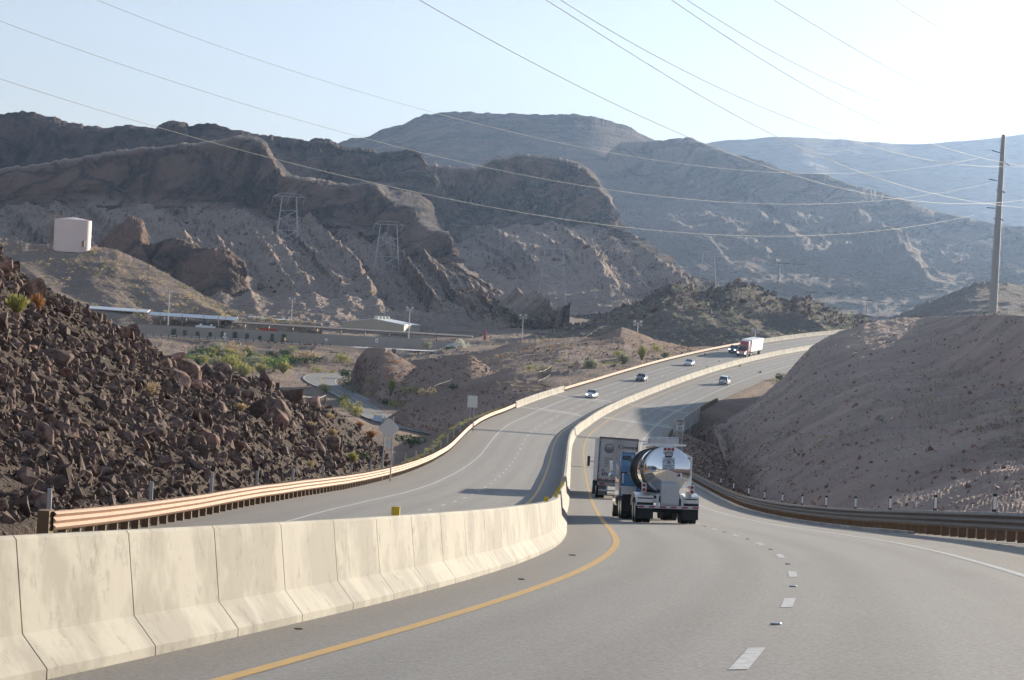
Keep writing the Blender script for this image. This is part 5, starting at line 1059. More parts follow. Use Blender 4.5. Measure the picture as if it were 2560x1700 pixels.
mb.build('pole', M_trim, o); MB().box((2, 0, h - .8), (17, .25, .3)).build('crossarm', M_trim, o)
for i, (px, py) in enumerate(((2025, 745), (2075, 748), (2165, 765), (2195, 770))):
    b = P(px, py + 22, 1250); h = P(px, py, 1250).z - b.z + 3; o = empty('utility_pole', b, 0, ('wooden crossarm pole above the crest of the dark hill, ' + ('leftmost', 'second from the left', 'third from the left', 'rightmost')[i]), 'utility pole', 'small crossarm poles beyond the dark hill')
    MB().tube([(0, 0, -6), (0, 0, h)], .13, 5).build('pole', M_trim, o); MB().box((0, 0, h - .3), (6.5, .25, .3), R(20)).build('crossarm', M_trim, o)
# steel monopole on the cut slope
PY_ = 498.0; b = P(2481, 786, PY_); h = P(2512, 337, PY_).z - b.z
mp_ = empty('power_pole', b, 0, 'tall tapering steel power pole on the right hill', 'power pole')
lean = (P(2508, 337, PY_).x - b.x) - 0
MB().tube([(0, 0, -2), (lean * .5, 0, h * .5), (lean, 0, h)], [.82, .6, .36], 12).build('pole', plain('pole_steel', (.34, .34, .34), .5, .4, .1, .5), mp_, True)
MB().tube([(0, 0, -1.5), (0, 0, .25)], 1.35, 12).build('footing', M_conc2, mp_)
ATT = []
for px, py, px2, py2 in ((2479, 376, 2502, 383), (2472, 448, 2492, 452), (2466, 519, 2488, 521)):
    q0 = P(px, py, PY_) - b; q1 = P(px2, py2, PY_) - b; mb = MB(); mb.tube([q1, q0], .09, 6); mb.tube([q1 + Vector((.3, 0, -1.6)), q0 + Vector((1.4, 0, -2.0))], .08, 6); mb.tube([q1 + Vector((.3, 0, -1.4)), q1 + Vector((1.5, -.6, -2.2))], .1, 6); mb.build('arm', M_trim, mp_); ATT.append(q0 + Vector((1.4, 0, -2.0)) + b)
# power lines: each hangs in one vertical plane between its two ends
M_wire = plain('bright_wire', (.42, .4, .36), .6, .0, .05); M_wire2 = plain('grey_wire', (.2, .21, .22), .7, .0, .05)
def wire(lb, pts, A, B, r, grp, mat=None):
    """pts: photo pixels along the wire; A, B: (px, distance) of two plan points"""
    ua, ub = unroll(A[0], A[2])[0], unroll(B[0], B[2])[0]
    a = Vector(((ua - 1280) / FPX * A[1], A[1])); c = Vector(((ub - 1280) / FPX * B[1], B[1])); d = c - a; out = []
    px = [p[0] for p in pts]; py = [p[1] for p in pts]; n = 46; cf = np.polyfit(px, py, 4 if len(px) > 6 else 3)
    for x in np.linspace(px[0], px[-1], n):
        y = float(np.polyval(cf, x)); u, v = unroll(x, y); k = (u - 1280) / FPX          # x = k*Y
        t = (k * a.y - a.x) / (d.x - k * d.y); Y = a.y + d.y * t; out.append((k * Y, Y, (HOR - v) / FPX * Y))
    o = MB().tube(out, r, 5).build('power_line', mat or M_wire, None, True); tag(o, lb, 'power line', grp)
W1 = [(-60, 33), (0, 50), (271, 146), (542, 244), (846, 328), (1003, 369), (1280, 431), (1497, 469), (1714, 499), (1930, 510.7), (2093, 508), (2234, 499), (2360, 480), (2474, 458)]
W2 = [(-60, 178), (0, 195), (379, 317), (542, 360), (813, 425), (1003, 471), (1280, 530), (1551, 568), (1822, 589), (2039, 587), (2256, 569), (2400, 546), (2470, 530)]
W3 = [(200, -17), (249, 0), (434, 78), (650, 152), (867, 217), (1079, 279), (1280, 331), (1524, 382), (1768, 420), (1930, 431), (2147, 430), (2310, 417), (2446, 398), (2480, 386)]
g = 'wires strung to the steel power pole'
wire('middle of the three wires sagging to the arms of the steel pole', W1, (-60, 170, 33), (2474, PY_, 458), .0165, g)
wire('lowest of the three wires sagging to the arms of the steel pole', W2, (-60, 170, 178), (2470, PY_, 530), .0165, g)
wire('highest of the three wires sagging to the arms of the steel pole', W3, (-60, 170, 200), (2480, PY_, 386), .0165, g)
g = 'wires crossing the sky to the upper right'
for i, (lb, pts) in enumerate((('wire crossing the sky that starts farthest left at the top edge and dips lowest', [(1000, -28), (1046, 0), (1280, 130), (1497, 238), (1714, 344), (1822, 385), (1985, 436), (2202, 490), (2364, 509), (2446, 511), (2580, 496)]),
    ('left one of the close pair of wires leaving the top edge right of centre', [(1320, -28), (1361, 0), (1551, 116), (1768, 252), (1985, 360), (2202, 450), (2364, 490), (2473, 511), (2580, 521)]),
    ('right one of the close pair of wires leaving the top edge right of centre', [(1356, -28), (1405, 0), (1605, 124), (1822, 230), (2147, 358), (2310, 398), (2473, 416), (2580, 414)]),
    ('left one of the second pair of wires, crossing behind the pole top', [(1636, -28), (1678, 0), (1822, 97), (2039, 228), (2202, 309), (2332, 360), (2446, 393), (2580, 418)]),
    ('right one of the second pair of wires, passing above the pole top', [(1670, -28), (1719, 0), (1930, 130), (2147, 233), (2310, 287), (2473, 320), (2580, 325)]),
    ('wire above the pole top that leaves the top edge right of the second pair', [(1888, -28), (1933, 0), (2093, 97), (2256, 190), (2418, 265), (2580, 322)]),
    ('brightest wire, short and alone in the upper right corner', [(2190, -28), (2237, 0), (2364, 81), (2460, 134), (2580, 196)]))):
    wire(lb, pts, (pts[0][0], 150, -28), (2580, 420, pts[-1][1]),   .024 if i < 6 else .03, g, M_wire2 if i < 6 else None)
# chain-link fences
def fence(lb, pts, h, Y, name='chain_link_fence'):
    """pts: foot pixels; h: metres"""
    P_ = [P(px, py, yy) for px, py, yy in pts]; c = P_[0].copy(); o = empty(name, c, 0, lb, 'fence'); P_ = [p - c for p in P_]
    for p in P_: MB().tube([(p.x, p.y, p.z - .5), (p.x, p.y, p.z + h)], .07, 6).build('post', M_chain, o)
    rl = MB(); rl.tube([p + Vector((0, 0, h)) for p in P_], .035, 6); rl.tube([p + Vector((0, 0, .15)) for p in P_], .04, 5); rl.build('top_rail', M_chain, o)
    net = MB()
    for p, q_ in zip(P_[:-1], P_[1:]):
        L = (q_ - p).length; n = max(4, int(L / .9))
        for i in range(-int(h / .9), n):
            for sg in (1, -1):
                f0, f1 = i / n, i / n + h / L; z0, z1 = 0.0, h
                a0, a1 = max(f0, 0), min(f1, 1)
                if a1 <= a0: continue
                za, zb_ = (a0 - f0) / (f1 - f0) * h, (a1 - f0) / (f1 - f0) * h
                if sg < 0: za, zb_ = h - za, h - zb_
                A3, B3 = p.lerp(q_, a0), p.lerp(q_, a1); net.tube([A3 + Vector((0, 0, za)), B3 + Vector((0, 0, zb_))], .016, 3, False)
    net.build('wire_mesh', M_chain, o); return o
fence('chain-link fence climbing over the knoll beyond the bridge', [(1437, 877, 770), (1453, 868, 775), (1467, 860, 780), (1480, 851, 785), (1493, 842, 790), (1506, 836, 795), (1515, 836, 798), (1530, 833, 801), (1545, 826, 801), (1557, 822, 801)], 2.4, 0)
fence('short chain-link fence crossing the dip between the two red knolls', [(1083, 993, 585), (1092, 988, 588), (1104, 984, 592), (1116, 980, 596), (1129, 974, 600)], 2.3, 0)
fence('chain-link fence on the crest of the dark rock slope beside the big boulder', [(700, 1018, 201), (719, 1024, 203), (742, 1026, 206), (765, 1027, 208), (777, 1028, 209), (794, 1030, 211), (812, 1022, 214)], 1.05, 0)
fence('low chain-link fence ending in the brush behind the far diamond sign', [(1345, 953, 560), (1357, 950, 575), (1368, 944, 590), (1377, 937, 605)], 1.9, 0)
# old guardrail and boulders along the upper road
g = empty('road_guardrail', (0, 918, -12), 0, 'low guardrail on dark stub posts along the upper road', 'guardrail'); x0, x1 = P(345, 843, 918).x, P(825, 880, 918).x
MB().box(((x0 + x1) / 2 - 12, 0, .75), (x1 - x0 - 24, .12, .35)).build('rail', M_steel, g)
for i in range(26): MB().box((x0 + (x1 - x0) * i / 25, -.12, .3), (.34, .3, 1.5)).build('post', M_wood, g)

# ================================================================= ROCKS
def hull(seed, n, sc=(1, 1, 1)):
    r = random.Random(seed); bm = bmesh.new()
    for i in range(n):
        v = Vector((r.gauss(0, 1), r.gauss(0, 1), r.gauss(0, 1))).normalized() * r.uniform(.8, 1.08); bm.verts.new((v.x * sc[0], v.y * sc[1], v.z * sc[2]))
    g = bmesh.ops.convex_hull(bm, input=bm.verts); bmesh.ops.delete(bm, geom=[v for v in bm.verts if not v.link_faces], context='VERTS')
    bmesh.ops.triangulate(bm, faces=bm.faces); bm.verts.index_update()
    V = np.array([v.co[:] for v in bm.verts]); Fc = np.array([[v.index for v in f.verts] for f in bm.faces]); return bm, V, Fc
def img_of(G):
    u = 1280 + FPX * G[..., 0] / np.maximum(G[..., 1], 1); v = HOR - FPX * G[..., 2] / np.maximum(G[..., 1], 1); dx, dy = u - 1280, v - 850
    return 1280 + math.cos(ROLL) * dx - math.sin(ROLL) * dy, 850 + math.sin(ROLL) * dx + math.cos(ROLL) * dy
GR = np.stack([gx, gy, gz], -1)
SURF = {k: np.concatenate([g[4:-6].reshape(-1, 3) for g in v]) for k, v in HILLS.items()}; SURF['ground'] = GR.reshape(-1, 3)
IMG = {k: img_of(v) for k, v in SURF.items()}
def on(k, px, py):
    ix, iy = IMG[k]; i = int(((ix - px) ** 2 + (iy - py) ** 2).argmin()); return Vector(SURF[k][i])
def rotm(r):
    a, b_, c = r.random(3) * 6.283; ca, sa, cb, sb, cc, sc_ = np.cos(a), np.sin(a), np.cos(b_), np.sin(b_), np.cos(c), np.sin(c)
    return np.array([[ca, -sa, 0], [sa, ca, 0], [0, 0, 1]]) @ np.array([[cb, 0, sb], [0, 1, 0], [-sb, 0, cb]]) @ np.array([[1, 0, 0], [0, cc, -sc_], [0, sc_, cc]])
SMALL = [hull(100 + i, 9, ((1, .8, .6), (1, 1, .8), (1.2, .7, .6))[i % 3])[1:] for i in range(10)]
def scatter(name, pts, sizes, shapes, mat, seed=0, sink=.25, upright=False):
    r = np.random.default_rng(seed); VV = []; FF = []; b = 0
    for p, s in zip(pts, sizes):
        V, Fc = shapes[int(r.integers(len(shapes)))]
        if upright:
            a = r.random() * 6.283; M = np.array([[np.cos(a), -np.sin(a), 0], [np.sin(a), np.cos(a), 0], [0, 0, 1]])
        else: M = rotm(r)
        q = (V * s) @ M.T + p; q[:, 2] += s * (.5 - sink) if not upright else 0; VV.append(q); FF.append(Fc + b); b += len(V)
    return stuff(raw_obj(name, np.concatenate(VV), np.concatenate(FF), mat))
def rockmat(name, c, dark, sc=1.0):
    m, nt, nd, b = nodemat(name); L = nt.links; geo = nd.new('ShaderNodeNewGeometry'); tc = nd.new('ShaderNodeTexCoord'); V = tc.outputs['Object']
    oi = nd.new('ShaderNodeObjectInfo'); f = noise(nt, 2.2 / sc, 6, .65, V); f2 = noise(nt, 9 / sc, 4, .7, V)
    isl = mixc(nt, geo.outputs['Random Per Island'], tuple(x * .62 for x in c), tuple(min(1, x * 1.5) for x in c))
    isl = mixc(nt, N(nt, 'ShaderNodeMath', operation='MULTIPLY').outputs[0], isl, isl)
    c1 = mixc(nt, ramp(nt, f, [(.38, 0), (.6, 1)]), dark, isl)
    rv = mixc(nt, oi.outputs['Random'], (.75, .75, .78), (1.25, 1.15, 1.1)); mu = nd.new('ShaderNodeMix'); mu.data_type = 'RGBA'; mu.blend_type = 'MULTIPLY'; mu.inputs[0].default_value = 1; L.new(c1, mu.inputs[6]); L.new(rv, mu.inputs[7])
    L.new(mu.outputs[2], b.inputs['Base Color']); b.inputs['Roughness'].default_value = .9; b.inputs['Specular IOR Level'].default_value = .25
    bump(nt, b, f2, .6, .04 * sc); MATS[name] = m; return m
M_bas = rockmat('basalt_rock', (.27, .185, .145), (.085, .06, .05)); M_basr = rockmat('reddish_rock', (.3, .19, .15), (.12, .075, .062)); M_rip = rockmat('riprap_rock', (.3, .2, .155), (.12, .08, .065), .6); M_pale = rockmat('pale_rock', (.42, .33, .285), (.24, .18, .155), .7)
nr_, nc_ = LEFT.shape[:2]; r = np.random.default_rng(5)
def left_pts(n, lo=6, hi=156):
    a = r.random(n) * (hi - lo - 1) + lo; c = r.random(n) * (nc_ - 2); i, j = a.astype(int), c.astype(int); fa, fc = (a - i)[:, None], (c - j)[:, None]
    return (LEFT[i, j] * (1 - fa) + LEFT[i + 1, j] * fa) * (1 - fc) + (LEFT[i, j + 1] * (1 - fa) + LEFT[i + 1, j + 1] * fa) * fc
p = left_pts(26000); ix, iy = img_of(p); bare = fbm(np.stack([p[:, 0] / 6, p[:, 1] / 6, p[:, 2] * 0], -1), 3) > .12; keep = (ix > -480) & (ix < 1000) & (st_of(p[:, 0], p[:, 1])[1] < -16.4) & ~(bare & (r.random(len(p)) < .4)); red = (ix > 800) & (iy < 1100); p = p[keep & ~(red & (r.random(len(p)) < .6))]
scatter('rubble', p, np.exp(r.normal(-2.25, .62, len(p))).clip(.05, .5), SMALL, M_bas, 1)
p = left_pts(1800); ix, iy = img_of(p); keep = (ix > 690) & (ix < 990) & (iy < 1120); p = p[keep]
scatter('rubble', p, np.exp(r.normal(-1.9, .4, len(p))).clip(.08, .35), SMALL, M_basr, 2)
# boulders: shared shapes, one object each
BMESH = []
for i in range(14):
    bm, V, Fc = hull(300 + i, 22, ((1, .85, .7), (1.25, .8, .65), (.9, .9, 1.0), (1.4, .7, .5))[i % 4])
    bmesh.ops.bevel(bm, geom=list(bm.edges), offset=.05, segments=1, affect='EDGES'); me = bpy.data.meshes.new('boulder'); bm.to_mesh(me); bm.free()
    V = np.array([v.co[:] for v in me.vertices]); d = fbm(V * 2.2 + i * 5, 3)[:, None] * .09; me.vertices.foreach_set('co', (V * (1 + d)).astype(np.float32).ravel()); me.update(); BMESH.append(me)
BM2 = []
for me in BMESH: m2 = me.copy(); me.materials.append(M_bas); m2.materials.append(M_basr); BM2.append(m2)
def boulder(me, p, s, rot, lb, grp=None, sc=(1, 1, 1)):
    o = bpy.data.objects.new('boulder', me); COL.objects.link(o); o.location = p; o.rotation_euler = rot; o.scale = (s * sc[0], s * sc[1], s * sc[2]); tag(o, lb, 'boulder', grp); return o
NOTED = [(690, 1062, 42, 1, 'huge reddish-brown boulder beside the fence on the crest of the rock slope', (1, 1, 1.05)), (306, 826, 30, 0, 'broad dark boulder sitting on the crest left of the block wall', (1.2, 1, .75)), (267, 812, 13, 1, 'small upright reddish stone poking up from the crest line', (.7, .7, 1.2)),
    (426, 904, 31, 1, 'large rounded boulder at the crest in front of the green wash', (1.05, 1, .85)), (374, 882, 30, 0, 'long slab of rock leaning to the right just under the crest', (1.3, .7, .6)), (330, 1030, 22, 1, 'reddish block with a bright right face in the middle of the rock slope', (1, 1, .9)),
    (380, 1084, 37, 0, 'largest dark boulder in the middle of the slope, lit along its right edge', (1.1, .9, .9)), (160, 941, 26, 0, 'wide dark boulder in the upper left of the rock slope', (1.15, 1, .8)), (118, 930, 20, 1, 'tall brown rock on the left part of the slope', (.8, .8, 1.15)),
    (549, 1072, 22, 1, 'pale brown square block right of the middle of the slope', (1, .9, .9)), (842, 1158, 24, 0, 'leaning boulder at the lower right end of the rock slope', (1.2, .8, .8)), (354, 1236, 22, 1, 'jagged pale slab standing just behind the orange guardrail', (.9, .7, 1.2)),
    (778, 1114, 15, 0, 'round grey speckled boulder on the lower right of the rock slope', (1, 1, 1)), (215, 1190, 30, 0, 'big dark boulder low on the slope near the left end of the guardrail', (1.1, .9, .85)), (655, 968, 14, 0, 'black spiky rock at the right end of the dark crest rim', (.7, .7, 1.3)), (250, 1075, 24, 0, 'broad brown boulder left of the middle of the rock slope', (1.2, .9, .75))]
for i, (px, py, sp, red, lb, sc) in enumerate(NOTED):
    q_ = on('rocky_slope', px, py); s = sp * q_.y / FPX; boulder((BM2 if red else BMESH)[(i * 5 + 2) % 14], q_ + Vector((0, 0, s * .15)), s, (rnd.uniform(-.4, .4), rnd.uniform(-.5, .5), rnd.uniform(0, 6.28)), lb, None, sc)
k = 0; lbs = 'dark jagged boulder lying among the rubble of the left rock slope'
for q_ in left_pts(900, 8, 154):
    ix, iy = img_of(q_[None]); t = st_of(q_[None, 0], q_[None, 1])[1][0]
    if not (-60 < ix[0] < 900) or t > -17.5 or k >= 240: continue
    if ix[0] > 780 and iy[0] < 1110: continue
    s = float(np.clip(np.exp(r.normal(-.85, .42)), .25, 1.25) * min(q_[1], 190) / 165); k += 1
    boulder((BM2 if r.random() < .16 else BMESH)[int(r.integers(14))], Vector(q_) + Vector((0, 0, s * .12)), s, tuple(r.random(3) * (1.2, 1.2, 6.28)), lbs, 'boulders of the left rock slope')
w0 = rd(r.uniform(55, 125, 2600), r.uniform(-34, -16.2, 2600)); w0[:, 2] = ground_z(w0[:, 0], w0[:, 1]); scatter('rubble', w0, np.exp(r.normal(-2.2, .5, len(w0))).clip(.05, .4), SMALL, M_bas, 12)
# riprap and stones elsewhere
S1 = r.uniform(150, 425, 5000); T1 = r.uniform(12.2, 24, 5000); w = rd(S1, T1); z = ground_z(w[:, 0], w[:, 1]); w[:, 2] = z
scatter('riprap', w[:3800], np.exp(r.normal(-1.75, .4, 3800)).clip(.08, .5), SMALL, M_rip, 3)
def hill_pts(k, n, lo, hi, pxa=-60, pxb=2620):
    G = HILLS[k][0]; a = (r.random(n) * (hi - lo) + lo).astype(int).clip(0, G.shape[0] - 2); c = (r.random(n) * (G.shape[1] - 2)).astype(int); f1, f2 = r.random((n, 1)), r.random((n, 1))
    p = (G[a, c] * (1 - f1) + G[a + 1, c] * f1) * (1 - f2) + (G[a, c + 1] * (1 - f1) + G[a + 1, c + 1] * f1) * f2
    ix, iy = img_of(p); return p[(ix > pxa) & (ix < pxb)]
p = hill_pts('cut_slope', 5200, 4, 164); scatter('slope_stones', p[:1500], (np.exp(r.normal(-2.3, .5, len(p[:1500]))) * (1 + p[:1500, 1] / 500)).clip(.05, .5), SMALL, M_rip, 41, .5); p = p[1500:]; scatter('slope_stones', p, (np.exp(r.normal(-2.2, .5, len(p))) * (1 + p[:, 1] / 500)).clip(.05, .6), SMALL, M_pale, 4, .5)
p = hill_pts('dark_hill', 1500, 50, 114); scatter('hill_stones', p, np.exp(r.normal(-.3, .5, len(p))).clip(.3, 2.2), SMALL, M_bas, 5)
p = hill_pts('left_spur', 1300, 30, 150); scatter('hill_stones', p, np.exp(r.normal(-.1, .6, len(p))).clip(.4, 3), SMALL, M_bas, 6)
p = hill_pts('cliff_mountain', 900, 40, 150); scatter('hill_stones', p, np.exp(r.normal(.2, .6, len(p))).clip(.6, 4), SMALL, M_bas, 7)
for kk in ('cut_knoll', 'roadside_knoll', 'rear_knoll', 'fence_knoll'):
    p = hill_pts(kk, 900, 4, 60); scatter('knoll_stones', p, np.exp(r.normal(-1.5, .5, len(p))).clip(.1, .8), SMALL, M_rip, 8, .4)
x_ = r.uniform(-260, 60, 5200); y_ = r.uniform(600, 1120, 5200); z_ = ground_z(x_, y_); p = np.stack([x_, y_, z_], 1)
p = p[(np.abs(p[:, 1] - 929) > 12) & (((p[:, None, :2] - SC[None, ::4, :2]) ** 2).sum(2).min(1) > 40)]; scatter('valley_stones', p[:1800], np.exp(r.normal(-1.1, .5, 1800)).clip(.15, 1.2), SMALL, M_rip, 9, .4)

# ================================================================= PLANTS
def leafmat(name, c, var=.35):
    m, nt, nd, b = nodemat(name); geo = nd.new('ShaderNodeNewGeometry')
    nt.links.new(mixc(nt, geo.outputs['Random Per Island'], tuple(x * (1 - var) for x in c), tuple(min(1, x * (1 + var)) for x in c)), b.inputs['Base Color'])
    b.inputs['Roughness'].default_value = .8; b.inputs['Specular IOR Level'].default_value = .2
    tr = nd.new('ShaderNodeBsdfTranslucent'); nt.links.new(b.inputs['Base Color'].links[0].from_socket, tr.inputs['Color']); ms = nd.new('ShaderNodeMixShader'); ms.inputs[0].default_value = .35
    nt.links.new(b.outputs[0], ms.inputs[1]); nt.links.new(tr.outputs[0], ms.inputs[2]); nt.links.new(ms.outputs[0], nd['Material Output'].inputs['Surface']); MATS[name] = m; return m
LEAF = {'olive': leafmat('olive_leaves', (.36, .35, .12)), 'green': leafmat('green_leaves', (.1, .17, .05)), 'bright': leafmat('bright_leaves', (.2, .29, .08)), 'straw': leafmat('straw_twigs', (.5, .4, .24)), 'orange': leafmat('orange_twigs', (.36, .19, .07)), 'grey': leafmat('grey_green_leaves', (.3, .31, .21)), 'dark': leafmat('dark_leaves', (.05, .09, .035)), 'pale': leafmat('white_blossom', (.6, .62, .52))}
M_stem = plain('woody_stem', (.16, .12, .08), .9)
def foliage(seed, n, shape='round', leaf=.11):
    q_ = np.random.default_rng(seed); V = []; Fc = []
    cl = [(q_.normal(0, .42), q_.normal(0, .42), q_.uniform(.25, .95), q_.uniform(.22, .45)) for _ in range(9)]
    for i in range(n):
        if shape == 'round':
            c = cl[int(q_.integers(9))]; d = q_.normal(0, 1, 3); d /= np.linalg.norm(d); p = np.array(c[:3]) + d * c[3] * q_.uniform(.6, 1.05)
        elif shape == 'spray': a = q_.random() * 6.283; t = q_.uniform(.1, 1); l = q_.uniform(.15, .85); p = np.array([math.cos(a) * l * t, math.sin(a) * l * t, t * (1.25 - .5 * l)]); d = np.array([math.cos(a) * l, math.sin(a) * l, 1.1])
        else: a = q_.random() * 6.283; e = q_.random() ** .5; h_ = q_.random(); rr = (1 - h_ * .25) * .42; p = np.array([math.cos(a) * rr * e, math.sin(a) * rr * e, h_ * 1.1 + .05]); d = q_.normal(0, 1, 3)
        if p[2] < .02: p[2] = .02 + q_.random() * .1
        d = d / np.linalg.norm(d); s1 = np.cross(d, q_.normal(0, 1, 3)); s1 /= np.linalg.norm(s1); L = leaf * q_.uniform(.6, 1.4); w_ = L * (.4 if shape != 'spray' else .34); b = len(V)
        if shape == 'spray': L *= 2
        V += [p - s1 * w_, p + s1 * w_, p + d * L * .8 + s1 * w_ * .3, p + d * L]; Fc += [(b, b + 1, b + 2), (b, b + 2, b + 3)]
    return np.array(V), np.array(Fc)
FOL = {('round', i): foliage(40 + i, 620, 'round', .13) for i in range(4)}; FOL.update({('spray', i): foliage(60 + i, 620, 'spray', .13) for i in range(3)}); FOL.update({('col', i): foliage(80 + i, 520, 'col', .1) for i in range(3)})
FM = {}
def fol_mesh(shape, i, col):
    key = (shape, i, col)
    if key not in FM:
        me = bpy.data.meshes.new('foliage'); raw_mesh(me, *FOL[(shape, i)]); me.materials.append(LEAF[col]); FM[key] = me
    return FM[key]
STEM = None
def bush(p, h, w, col, shape, lb, grp=None, name='desert_shrub', cat='shrub'):
    global STEM
    if STEM is None:
        mb = MB()
        for i in range(6): a = i * 1.05; mb.tube([(0, 0, -.15), (.12 * math.cos(a), .12 * math.sin(a), .3), (.3 * math.cos(a), .3 * math.sin(a), .72)], [.035, .025, .012], 4)
        o_ = mb.build('stem', M_stem, None); STEM = o_.data; bpy.data.objects.remove(o_)
    o = empty(name, p, rnd.uniform(0, 6.28), lb, cat, grp); n = {'round': 4, 'spray': 3, 'col': 3}[shape]
    for nm, me in (('foliage', fol_mesh(shape, rnd.randrange(n), col)), ('stem', STEM)):
        c = bpy.data.objects.new(nm, me); COL.objects.link(c); c.parent = o; c.scale = (w, w, h)
    return o
